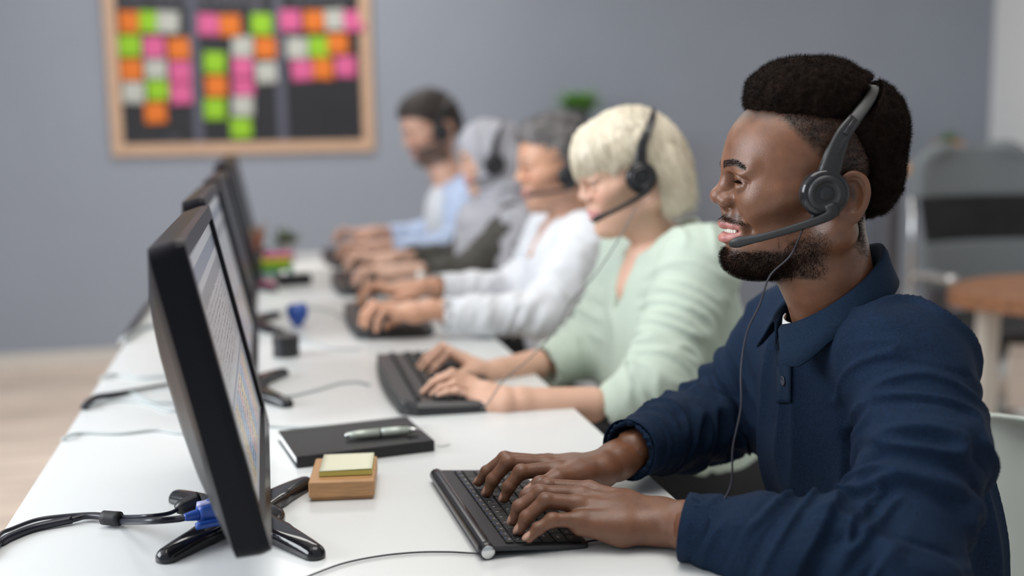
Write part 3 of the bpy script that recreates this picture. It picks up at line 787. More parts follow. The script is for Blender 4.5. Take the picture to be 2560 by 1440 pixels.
box('frame_rail', (0, -.0165, fr/2), (bw-2*fr, .027, fr), m_frame, bd, .003); box('frame_rail', (0, -.0165, bh-fr/2), (bw-2*fr, .027, fr), m_frame, bd, .003)
bo = np.array(bd.location)
for (xa, ya), (xb, yb) in (((481, 0), (497, 352)), ((694, 0), (707, 350))):
    (x0, z0), (x1, z1) = wl(xa, ya), wl(xb, yb); xm = (x0+x1)/2-bo[0]
    box('divider', (xm, -.0198, bh/2), (.046, .0016, bh-2*fr), m_tape, bd, 0)
for s_, px, py, sz in (('TO DO', 378, -6, .11), ('Doing', 578, -6, .135), ('Done', 800, -12, .115)):
    T, TF = text_geo(s_, sz); x0, z0 = wl(px, py)
    T = np.array([[a+x0-bo[0]+b*.15, -.0215, b+z0-bo[2]] for a, b, c in T]); mesh('chalk_writing', T, TF, m_chalk, bd, False)
x0, z0 = wl(433, 348)
T = []
for dx in (-.018, .018): T.append(gtube([(x0-bo[0]+dx+.017*math.cos(a), -.0215, z0-bo[2]+.017*math.sin(a)) for a in np.linspace(0, 6.28, 18)], .003, 5))
V, F = join(T); mesh('chalk_drawing', V, F, m_chalk, bd)
NOTES = [('orange', 325, 55), ('green', 375, 55), ('white', 420, 56), ('green', 325, 115), ('pink', 385, 118), ('orange', 447, 122), ('orange', 329, 175), ('white', 389, 170), ('pink', 451, 180),
         ('white', 334, 232), ('green', 394, 224), ('pink', 453, 234), ('orange', 389, 282), ('pink', 522, 62), ('orange', 575, 64), ('green', 654, 61), ('white', 606, 117), ('orange', 664, 120), ('green', 537, 157),
         ('pink', 607, 168), ('orange', 541, 215), ('pink', 609, 213), ('white', 666, 182), ('green', 538, 273), ('white', 607, 265), ('green', 603, 320), ('pink', 726, 52), ('orange', 786, 53), ('white', 838, 50), ('pink', 884, 53),
         ('white', 743, 121), ('green', 798, 118), ('orange', 845, 109), ('pink', 755, 176), ('orange', 808, 173), ('pink', 865, 167)]
rg = random.Random(5)
ordn = ['topmost', 'second', 'third', 'fourth', 'fifth', 'sixth']
cols_ = {'left': sorted([n for n in NOTES if n[1] < 488], key=lambda q: q[2]), 'middle': [n for n in NOTES if 488 < n[1] < 700], 'right': [n for n in NOTES if n[1] > 700]}
for i, (c_, px, py) in enumerate(NOTES):
    x0, z0 = wl(px, py); col_ = 'left' if px < 488 else 'middle' if px < 700 else 'right'
    same = sorted([n for n in NOTES if n[0] == c_ and (('left' if n[1] < 488 else 'middle' if n[1] < 700 else 'right') == col_)], key=lambda q: (round(q[2]/30), q[1]))
    k = same.index((c_, px, py))
    if len(same) == 1: lab = f'only {c_} sticky note in the {col_} column of the blackboard'
    else: lab = f'{c_} sticky note, {ordn[k]} from top among the {c_} ones in blackboard\'s {col_} column'
    nn = 5; w = .054; cu = rg.uniform(.004, .012)
    G = np.array([[(-w+2*w*a/nn, -.0012-cu*(b/nn)**2, w-2*w*b/nn) for b in range(nn+1)] for a in range(nn+1)])
    o = sheet('sticky_note', G, .0006, m_note[c_]); o.location = (x0, WALL_Y-.0195-.0011*(i % 5), z0); o.rotation_euler = (0, rg.uniform(-.06, .06), 0)
    meta(o, lab, 'sticky note', 'sticky notes on the blackboard')

# ------------------------------------------------------------------ right background: office chair, side table, plants
oc = thing('office_chair', 'tall grey office chair with black mesh back near white wall', 'chair', (2.60, 3.75, 0), .0)
m_greyf = mat('grey_fabric', (0.17, 0.19, 0.20), .8, bump=(300, .3)); m_mesh = mat('black_mesh', (.009, .009, .010), .8, noise=(9, .5))
def back_panel(name, z0, z1, w0, w1, y, m, th=.03, curve=.05, top_r=0.):
    n = 14; G = []
    for j in range(n+1):
        t = j/n; z = z0+(z1-z0)*t; w = w0+(w1-w0)*t
        if top_r and z > z1-top_r: w *= math.sqrt(max(.05, 1-((z-(z1-top_r))/top_r)**2*.72))
        G.append([(w*(2*i/n-1), y+curve*(2*i/n-1)**2*-1+(z-z0)*.10, z) for i in range(n+1)])
    return sheet(name, np.array(G), th, m, oc)
back_panel('headrest', .90, 1.085, .265, .245, .02, m_greyf, .05, .05, .07)
back_panel('mesh_back', .72, .915, .225, .25, -.01, m_mesh, .015)
back_panel('lumbar_band', .56, .735, .24, .25, -.03, m_greyf, .03)
f = Field(); f.ell((0, -.22, .44), (.26, .25, .05), .03); V, F = f.mesh(.012); mesh('seat', V, F, m_mattb, oc)
V, F = glathe([(.03, .09), (.03, .40)], 16, c=(0, -.2, 0)); mesh('gas_lift', V, F, m_chrome, oc)
for k in range(5):
    a = k*2*math.pi/5+.3; e = (math.cos(a)*.3, -.2+math.sin(a)*.3, .07); V, F = gtube([(0, -.2, .10), e], [.03, .018], 8, flat=.7); mesh('base_leg', V, F, m_chrome, oc)
    V, F = glathe([(.03, -.012), (.03, .012)], 16, 'y', (e[0], e[1], .03)); mesh('caster', V, F, m_black, oc)
for sx in (-1, 1):
    V, F = gtube(spline([(sx*.26, -.1, .44), (sx*.31, -.1, .5), (sx*.31, -.1, .62), (sx*.31, -.22, .64), (sx*.31, -.36, .64)], 5), .016, 8); mesh('armrest', V, F, m_chrome, oc)
    V, F = gtube([(sx*.25, -.01, .46), (sx*.235, .035, 1.04)], .012, 8); mesh('back_frame', V, F, m_chrome, oc)
m_slab = mat('rough_brown_wood', (0.30, 0.135, 0.065), .6, noise=(9, .35, (1, 4, 4)), bump=(30, .8))
tb = thing('side_table', 'brown wooden slab table with white legs in front of grey office chair', 'table', (2.52, 3.0, -.035))
rg = random.Random(8); pl = [(.46*math.cos(a)*(1+.03*math.sin(5*a)), .30*math.sin(a)*(1+.05*math.sin(3*a+1))) for a in np.linspace(0, 2*math.pi, 40, endpoint=False)]
V, F = gprism(pl, .650, .700, .006); mesh('tabletop', V, F, m_slab, tb, False)
m_leg = mat('pale_leg_paint', (.66, .62, .56), .5)
for x_, y_ in ((-.02, -.235), (-.30, .1), (.33, .1), (.28, -.12)):
    box('leg', (x_, y_, .3425), (.055, .055, .615), m_leg, tb, .004)
lp = meta(box('paper_sheets', (0, 0, .006), (.34, .24, .012), m_paper, None, .001, loc=(2.60, 3.0, .6655), rot=(0, 0, .2)), 'white papers lying on brown slab table', 'papers')
m_post = mat('dark_post', (.095, .09, .105), .6)
sh = thing('tall_side_table', 'tall narrow table with tan top and dark posts, left of the office chair', 'table', (2.715, 4.12, 0))
box('tabletop', (0, 0, .985), (.36, .40, .04), m_wood, sh, .003)
for x_ in (-.13, .13):
    for y_ in (-.16, .16): box('post', (x_, y_, .4825), (.05, .05, .965), m_post, sh, .003)
# low cabinet behind the office chair carrying the small plant
cb = thing('cabinet', 'grey cabinet standing at the back wall behind the office chair', 'cabinet', (3.35, 5.5, 0))
qp = aty(2368, 398, 5.5)
box('body', (0, 0, qp[2]/2), (.5, .4, float(qp[2])), m_wall, cb, .003)
for s_ in (-1, 1):
    d_ = box('door', (s_*.122, -.208, qp[2]/2), (.236, .016, float(qp[2])-.04), m_wall, cb, .002); box('handle', (s_*.02, -.224, qp[2]/2), (.012, .016, .12), m_chrome, d_, .002)
cb.location = (float(qp[0])+.05, 5.6, 0)
plant('potted_plant', 'small green plant in an orange wooden cube pot, at the right by the white wall', (float(qp[0]), 5.5, float(qp[2])), mat('orange_wood_pot', (.52, .22, .07), .6), .058, .095, 50, .115, .008, m_green, 1.05, 5, 'cube')
# big green plant on a tall cabinet behind the typists
qp = aty(1448, 330, 5.7)
cb2 = thing('cabinet', 'grey cabinet behind the typists, mostly hidden, with a green plant on top', 'cabinet', (float(qp[0])+.1, 5.8, 0))
H2 = float(qp[2])+.015
box('body', (0, 0, H2/2), (.5, .38, H2), m_wall, cb2, .003)
for s_ in (-1, 1):
    d_ = box('door', (s_*.122, -.198, H2/2), (.236, .016, H2-.04), m_wall, cb2, .002); box('handle', (s_*.02, -.214, H2/2), (.012, .016, .12), m_chrome, d_, .002)
m_green2 = mat('bright_leaf', (0.17, 0.42, 0.035), .5, noise=(30, .35))
plant('potted_plant', 'bright green bushy plant behind the grey-haired man and the blond typist', (float(qp[0]), 5.72, H2), mat('dark_pot', (.06, .06, .07), .5), .07, .12, 170, .19, .011, m_green2, .75, 6)
# ------------------------------------------------------------------ people
UP = np.array([0, 0, 1.])
def frame(origin, yaw=0., pitch=0., scale=1., roll=0.):
    """head frame: forward = -X turned by yaw (degrees) towards +Y; pitch > 0 looks down"""
    a = math.radians(yaw); f0 = np.array([-math.cos(a), math.sin(a), 0.]); l = np.cross(UP, f0)
    p = math.radians(pitch); f = f0*math.cos(p)-UP*math.sin(p); u = UP*math.cos(p)+f0*math.sin(p)
    r = math.radians(roll); l, u = l*math.cos(r)+u*math.sin(r), u*math.cos(r)-l*math.sin(r)
    return np.array(origin, float), np.stack([f*scale, l*scale, u*scale])     # rows: forward, left, up
def nose_frame(px, py, d, yaw, pitch, scale, roll=0.):
    fr = frame((0, 0, 0), yaw, pitch, scale, roll); return at(px, py, d)-np.array([.147, 0, .003])@fr[1], fr[1]
def loc_y(fr, px, py, yl, dz=0.):
    """where the line of sight through a pixel meets the head's local plane y = yl"""
    o = to_l(fr, np.array([0, 0, CAM_H])); e = to_l(fr, at(px, py, 1.)); t = (yl-o[1])/(e[1]-o[1]); return o+(e-o)*t
def to_w(fr, V): return fr[0]+np.asarray(V, float)@fr[1]
def to_l(fr, V): return (np.asarray(V, float)-fr[0])@np.linalg.inv(fr[1])
def sk(a): return np.array(a, float)/1000.

def head_field(p, neck):
    """p: shape numbers (mm). neck: list of local points and radii (m)."""
    g = lambda k, d: p.get(k, d)
    f = Field()
    W = g('w', 75)
    f.ell(sk((24, 0, 52)), sk((98, W, 84)), .01)
    f.ell(sk((62, 0, 50)), sk((62, W-9, 60)), .03)                     # forehead
    f.ell(sk((70, 0, 0)), sk((48, W-19, 62)), .03)                     # mid face
    for s in (-1, 1):
        f.ell(sk((84, s*42, 2)), sk((28, 21, 22)), .022)               # cheek
        f.ell(sk((98, s*31, -10)), sk((17, 18, 20)), .016)             # smiling cheek in front
        f.cone(sk((2, s*(W-17), -38)), sk((88, s*20, -78)), .017, .015, .022)  # jaw edge
        f.cone(sk((8, s*(W-13), -4)), sk((4, s*(W-16), -40)), .016, .016, .022)
        f.cone(sk((70, s*58, 10)), sk((10, s*(W-5), 6)), .010, .008, .018)        # cheek bone back to the ear
        f.cone(sk((119, s*9, 42)), sk((104, s*46, 42)), .0100, .008, .014)        # brow ridge
    f.ell(sk((60, 0, -52)), sk((50, 46, 34)), .03)
    f.ell(sk((108, 0, -73)), sk((21, 23, 18)), .016)                   # chin
    f.ell(sk((101, 0, -36)), sk((28, 28, 29)), .014)                   # muzzle
    f.cone(sk((96, 0, -64)), sk((30, 0, -58)), .026, .030, .02)        # under the chin
    for s in (-1, 1):
        f.ell(sk((128, s*35, 22)), sk((17, 18, 9)), .012, 's')        # eye socket
        f.ell(sk((124, s*15, 22)), sk((10, 5, 9)), .009, 's')
        f.poly([sk((123, s*24, -6)), sk((116, s*33, -22)), sk((106, s*38, -40))], .0016, .009, 's') if g('fold', 1) else None
    # nose
    nx = g('nose', 0)
    f.cone(sk((119, 0, 38)), sk((134+nx, 0, 8)), .0078, .0092, .010)
    f.ell(sk((138+nx, 0, 3)), sk((10.5, 11, 9.5)), .008)
    for s in (-1, 1): f.ell(sk((128+nx, s*13, -2)), sk((12, 8.5, 8.5)), .006)
    f.cone(sk((130+nx, 0, -8)), sk((126, 0, -18)), .006, .007, .006)
    for s in (-1, 1): f.ell(sk((131+nx, s*7.5, -11)), sk((6, 3.8, 4)), .003, 's')
    # eyelids
    for s in (-1, 1):
        c = sk((106, s*32, 23)); lid = Field(); lid.ell(c, .0142, 0)
        r = np.array([[1, 0, 0], [0, 1, 0], [0, 0, 1.]])
        lid.ell(c+sk((11, s*1.5, -1.5)), sk((12, 13.0, g('slit', 3.0))), .001, 's')
        lid.ell(c, .0127, .0005, 's')
        f.group(lid, .0065)
        f.ell(c+sk((7, s*4, 9)), sk((11, 15, 4.5)), .008)
        f.poly([c+sk((12.2, -s*11, -1)), c+sk((15, -s*3, g('slit', 3)+1.6)), c+sk((13.2, s*8, g('slit', 3)+.8)), c+sk((7, s*14, -1))], .0016, .0025)
        f.poly([c+sk((17, -s*9, 5)), c+sk((19, -s*2, g('slit', 3)+6)), c+sk((16, s*8, g('slit', 3)+5)), c+sk((10, s*15, 1.5)), c+sk((1, s*19, -1))], .0011, .0022, 's')
        f.poly([c+sk((12.5, -s*7, -6)), c+sk((13.3, s*3, -8)), c+sk((9, s*12, -6))], .0030, .006)   # bag under a smiling eye
    # mouth
    up, lo, cx, cz = g('upper', 5.0), g('lower', 6.2), g('mx', 105), g('mz', -35)
    gap = g('gap', 3.0)
    if gap > 0:
        f.ell(sk((124, 0, -39)), sk((22, 29, gap)), .003, 's')
        f.ell(sk((114, 0, -40)), sk((15, 22, 7)), .003, 's')
    for s in (-1, 1):
        f.poly([sk((cx, s*28.5, cz)), sk((121, s*17, -32.5)), sk((130.5, s*5, -30.5)), sk((131, 0, -31.5))], [.0024, up/1000*.75, up/1000, up/1000*.9], .004)
        f.poly([sk((cx, s*28, cz-1.5)), sk((119, s*16, -43.5-gap*1.0)), sk((128, s*6, -45.5-gap*1.1)), sk((129.5, 0, -46-gap*1.1))], [.0022, lo/1000*.8, lo/1000, lo/1000], .004)
        f.ell(sk((cx-1, s*33, cz-1)), sk((4, 2.5, 5)), .008, 's') if g('fold', 1) else None
    f.ell(sk((134, 0, -61)), sk((6, 16, 4)), .010, 's')
    # ears
    for s in (-1, 1):
        e = Field(); t = math.radians(14); A = np.array([[math.cos(t), 0, 0], [0, 1, 0], [0, 0, 1.]])
        rot = np.array([[math.cos(t), s*math.sin(t), 0], [-s*math.sin(t), math.cos(t), 0], [0, 0, 1]])
        ec = sk((-5, s*(W+4), 2))
        e.ell(ec, sk((16, 5.5, 30)), .002, 'u', rot)
        e.ell(ec+sk((1, s*5, 4)), sk((12.5, 8, 20)), .002, 's', rot)
        rim = [(10, 1, 14), (7, 3, 25), (-3, 5, 31), (-15, 7, 25), (-19.5, 7.5, 10), (-17, 6, -6), (-10, 3.5, -18), (-3, 0, -26), (5, -2, -22)]
        e.poly(list(spline([sk((a-2, s*(W+b+1), c+1)) for a, b, c in rim], 5)), .0031, .002)
        e.ell(sk((0, s*(W+1), -24)), sk((7, 4, 9)), .004)
        e.ell(sk((7, s*(W+1), -3)), sk((4, 4, 8)), .004)
        f.group(e, .005)
    f.poly(neck[0], neck[1], .02)
    return f

def lip_mask(V, p):
    x, y, z = V[:, 0]*1e3, np.abs(V[:, 1])*1e3, V[:, 2]*1e3
    w = smooth01(-y, -29.5, -26)*smooth01(x, 101, 106)
    top = -25.5-y*.18+(y < 4)*(-1.2); bot = -56-p.get('gap', 0)*.8+y*.50
    return w*smooth01(z, bot-1, bot+1)*(1-smooth01(z, top-1, top+1))

EYE_M = mat('eyeball', (1, 1, 1), .12, attr=True); TOOTH_M = mat('teeth', (.78, .74, .66), .25)
def eyes_geo(fr, iris=(.03, .014, .008), gaze=(0, 0)):
    out = []
    for s in (-1, 1):
        V, F = glathe([(math.sin(t)*.0124, -math.cos(t)*.0124) for t in np.linspace(.02, math.pi-.02, 24)], 28)
        V = V[:, [2, 0, 1]]
        a, e = math.radians(gaze[0]), math.radians(gaze[1])
        d = np.array([math.cos(a)*math.cos(e), math.sin(a), math.sin(e)])
        dn = V/np.linalg.norm(V, axis=1)[:, None]; q = dn@d
        c = np.where((q > .985)[:, None], (.004, .004, .004), np.where((q > .92)[:, None], iris, (.62, .58, .54)))
        out.append((to_w(fr, V+sk((106, s*32, 23))), [tuple(f) for f in F], c))
    return out
def teeth_geo(fr):
    parts = []
    for i in range(-5, 6):
        a = i*.155; x, y = 102+24*math.cos(a), 27*math.sin(a)
        V, F = gbox((0, 0, 0), (.005, .0040, .0085), .0012); c, s_ = math.cos(a), math.sin(a)
        V = np.c_[V[:, 0]*c-V[:, 1]*s_, V[:, 0]*s_+V[:, 1]*c, V[:, 2]]; parts.append((to_w(fr, V+sk((x, y, -38.5))), F))
    return parts
def quads(F): return np.array([list(f)+[f[-1]]*(4-len(f)) for f in F if len(f) <= 4], np.int32)

def hand_field(J, tips_r=1., nail=False):
    """J: wrist, elbow-side point, i/m/r/p: [MCP, PIP, DIP, TIP], t: [CMC, MCP, IP, TIP]"""
    fingers = Field(); k_ = tips_r
    R = {'i': (.0100, .0088, .0075, .0062), 'm': (.0102, .0090, .0077, .0064), 'r': (.0098, .0085, .0073, .0060), 'p': (.0088, .0075, .0064, .0054), 't': (.0125, .0112, .0098, .0078)}
    for n in 'imrpt':
        if n not in J: continue
        g = Field(); P_ = [np.array(q, float) for q in J[n]]; rr = [r*k_ for r in R[n]]
        g.poly(P_, rr, .003)
        for q, r in zip(P_[1:3], rr[1:3]): g.ell(q, r*1.04, .003)                       # knuckle
        if nail:
            d = P_[3]-P_[2]; d /= np.linalg.norm(d); side = np.cross(d, UP); side /= np.linalg.norm(side)+1e-9; nrm = np.cross(side, d)
            g.ell(P_[3]+nrm*rr[3]*.72+d*.001, (.0062*k_, .0046*k_, .0022), .0008, 'u', np.stack([d, side, nrm], 1))
        fingers.group(g, .0012)
    f = Field(); w = np.array(J['w'], float); e = np.array(J['e'], float)
    ax = w-e; ax /= np.linalg.norm(ax); across = np.array(J['i'][0], float)-np.array(J['p'][0], float); across /= np.linalg.norm(across)
    wr = .0165*k_
    f.poly([e, w-ax*.03], [J.get('er', .036), .021*k_], .012)
    for s in (-1, 1): f.poly([e+across*.004*s, w-ax*.03+across*.009*s, w+across*.012*s], [J.get('er', .036)*.9, .0195*k_, wr*1.02], .012)
    for n, r in (('i', .0135), ('m', .0135), ('r', .013), ('p', .012)):
        if n in J:
            m_ = np.array(J[n][0], float); b = w+across*(.012 if n == 'i' else .004 if n == 'm' else -.005 if n == 'r' else -.013)
            f.poly([b, b+(m_-b)*.5-[0, 0, .003], m_-[0, 0, .0035]], [wr, r*1.12*k_, r*.86*k_], .012)
    if nail:
        for n, o_ in (('i', .010), ('m', .004), ('r', -.003), ('p', -.009)):
            m_ = np.array(J[n][0], float); b = w+across*o_+[0, 0, .010*k_]
            f.poly([m_+[0, 0, .0052], m_+(b-m_)*.5+[0, 0, .0035], b], [.0036, .0030, .0026], .005)
    if 't' in J: f.poly([w+across*.012-[0, 0, .004], J['t'][0], J['t'][1]], [.015*k_, .0165*k_, .0125*k_], .012)
    pm = np.array(J['p'][0], float); b = w-across*.014
    f.poly([b-[0, 0, .006], b+(pm-b)*.5-[0, 0, .009], pm-[0, 0, .006]], [.0135*k_, .0145*k_, .0095*k_], .012)
    f.group(fingers, .006)
    return f
def hand_pose(w, e, side, sc_=1., yaw=0., drop=0., er=.034, lift=0., seed=0):
    """typing hand. w wrist; side +1 = right hand seen in the frame (thumb towards -Y), -1 left"""
    rg = random.Random(seed)
    a = math.radians(yaw); fx = np.array([-math.cos(a), math.sin(a), 0]); ly = np.cross(UP, fx)*side   # towards the thumb
    def L(x, y, z): return np.array(w)+(fx*x+ly*y+UP*(z-x*drop))*sc_
    J = {'w': np.array(w, float), 'e': np.array(e, float), 'er': er}
    for n, (x, y, z) in {'i': (.086, .027, .010), 'm': (.089, .008, .013), 'r': (.083, -.011, .010), 'p': (.073, -.028, .004)}.items():
        s_ = {'i': .95, 'm': 1.05, 'r': .98, 'p': .78}[n]; spread = y*.22; q = rg.uniform(-.004, .006)+lift
        J[n] = [L(x, y, z), L(x+.036*s_, y+spread, z+.010+q), L(x+.054*s_, y+spread*1.5, z-.008+q), L(x+.060*s_, y+spread*1.7, z-.030+q)]
    J['t'] = [L(.024, .026, -.010), L(.052, .042, -.015), L(.078, .040, -.022), L(.098, .032, -.032)]
    return J

def folds(V, N, segs, amp=.0035, seed=0, torso=.8):
    """cloth creases: across each sleeve, and long drapes on the trunk"""
    d = np.zeros(len(V)); best = np.full(len(V), 1e9); ring = np.zeros(len(V))
    for i, (a, b, r, bend) in enumerate(segs):
        a = np.array(a, float); b = np.array(b, float); ax = b-a; L = np.linalg.norm(ax); ax /= L
        t = (V-a)@ax; pr = V-a-np.outer(t, ax); dist = np.linalg.norm(pr, axis=1)
        q = np.c_[t/.020+pr@np.array([0.3, .5, .8])/.05, pr[:, 0]/.075, pr[:, 2]/.06]
        rd = 1-np.abs(vnoise(q, 1., seed+7*i))*2.2; rd = np.clip(rd, 0, 1)**1.2-.35*np.clip(1-np.abs(vnoise(q*.9, 1., seed+7*i+3))*3, 0, 1)
        near = smooth01(t, -.02, .03)*(1-smooth01(t, L-.01, L+.04))
        den = np.exp(-((t-L*bend)/(L*.45))**2)*.8+.25
        w = near*(1-smooth01(dist, r*1.25, r*1.7)); ring = np.maximum(ring, w)
        d = d+w*rd*den*amp
    q = np.c_[V[:, 0]/.045, V[:, 1]/.045, V[:, 2]/.20+V[:, 1]*1.2]
    rd = np.clip(1-np.abs(vnoise(q, 1., seed+50))*2., 0, 1)**1.6
    d = d+(1-ring)*rd*amp*torso+vnoise(V, .06, seed+90)*.002
    return V+N*d[:, None]

def hand_px(w, e, F_, t, er=.027, k=1., **kw):
    """joints read off the photograph, each finger at its own distance y"""
    J = {'w': np.array(w, float), 'e': np.array(e, float), 'er': er, 'k': k}
    for n, (pts, y) in F_.items(): J[n] = [aty(a, b, y) for a, b in pts]
    J['t'] = [aty(a, b, y) for a, b, y in t]; J.update(kw); return J
def build_body(root, skin, headp, fr, neckpts, hands, hidden, hv=.0022, hh=.002, colour=None, iris=(.03, .014, .008), gaze=(0, 0), teeth=False, extra=None):
    off = np.array(root.location)
    nl = [to_l(fr, q) for q in neckpts[0]]
    hf = head_field(headp, (nl, neckpts[1]))
    V, F = hf.mesh(hv); V = relax(V, F, 1, .35)
    base = np.tile(np.array(headp['skin']), (len(V), 1))
    c = mixc(base, headp['lip'], lip_mask(V, headp)*headp.get('lipw', 1))
    if colour: c = colour(V, c)
    Vw = to_w(fr, V); Vs, Fs, Cs, Ms = [Vw], [F], [c], [np.zeros(len(F), int)]; n = len(Vw)
    for J in hands:
        hV, hF = hand_field(J, J.get('k', 1.), bool(J.get('nail', False))).mesh(hh)
        hV = relax(hV, hF, 1, .3)
        hc = np.tile(np.array(headp['skin']), (len(hV), 1))
        if J.get('nail', False):
            for q in 'imrpt':
                if q not in J: continue
                T = np.array(J[q][3], float); D_1 = T-np.array(J[q][2], float); D_1 /= np.linalg.norm(D_1); side = np.cross(D_1, UP); side /= np.linalg.norm(side); nr = np.cross(side, D_1)
                cN = T+nr*.0048+D_1*.001; u = (hV-cN)@D_1; v = (hV-cN)@side; w_ = (hV-cN)@nr
                hc = mixc(hc, J['nail'], smooth01(-((u/.0064)**2+(v/.0047)**2), -1.1, -.8)*smooth01(w_, -.0025, -.001))
        if 'tint' in J: hc = J['tint'](hV, hc)
        Vs.append(hV); Fs.append(hF+n); Cs.append(hc); Ms.append(np.zeros(len(hF), int)); n += len(hV)
    bf = Field()
    for pts, rs in hidden: bf.poly(pts, rs, .03)
    bV, bF = bf.mesh(.012); Vs.append(bV); Fs.append(bF+n); Cs.append(np.tile(np.array(headp['skin']), (len(bV), 1))); Ms.append(np.zeros(len(bF), int)); n += len(bV)
    for eV, eF, ec in eyes_geo(fr, iris, gaze):
        q = quads(eF); Vs.append(eV); Fs.append(q+n); Cs.append(ec); Ms.append(np.ones(len(q), int)); n += len(eV)
    if teeth:
        for tV, tF in teeth_geo(fr):
            q = quads(tF); Vs.append(tV); Fs.append(q+n); Cs.append(np.ones((len(tV), 3))); Ms.append(np.full(len(q), 2)); n += len(tV)
    V = np.vstack(Vs); F = np.vstack(Fs); C_ = np.vstack(Cs); Mi = np.concatenate(Ms)
    deg = F[:, 2] == F[:, 3]
    fl = [tuple(f) if not g else tuple(f[:3]) for f, g in zip(F.tolist(), deg.tolist())]
    o = mesh('body', V, F if not deg.any() else fl, None, root, True, cols=C_, mats=[skin, EYE_M, TOOTH_M], midx=Mi, off=off)
    return o, hf

def cloth(root, name, f, h, m, segs=(), amp=.003, seed=0, torso=.8, colour=None, it=1):
    V, F = f.mesh(h); N = normals(V, F)
    V = folds(V, N, segs, amp, seed, torso) if amp else V
    V = relax(V, F, it, .4)
    return mesh(name, V, F, m, root, True, off=np.array(root.location), cols=colour(V) if colour else None)

def lower_body(root, hip, knees, ankles, m_tr, m_shoe, r=.078):
    f = Field(); hip = np.array(hip, float)
    f.ell(hip+[0.01, 0, 0], (.135, .17, .105), .04)
    for s, kn, an in ((-1, knees[0], ankles[0]), (1, knees[1], ankles[1])):
        f.poly([hip+[-.03, s*.085, -.01], kn, np.array(an)+[0, 0, .03]], [r*1.05, .062, .045], .03)
    f.cut((0, 0, .09), (0, 0, -1), .005)
    cloth(root, 'trousers', f, .009, m_tr, [(hip+[0, -.09, 0], knees[0], .08, .1), (hip+[0, .09, 0], knees[1], .08, .1)], .004, 4, .3)
    for an in ankles:
        g = Field(); a = np.array(an, float); g.poly([(a[0]+.02, a[1], .045), (a[0]-.10, a[1], .040), (a[0]-.17, a[1], .032)], [.042, .040, .030], .02)
        g.cone((a[0], a[1], .05), (a[0], a[1], .11), .038, .040, .02); g.cut((0, 0, .001), (0, 0, -1), .003)
        V, F = g.mesh(.006); mesh('shoe', V, F, m_shoe, root, off=np.array(root.location))

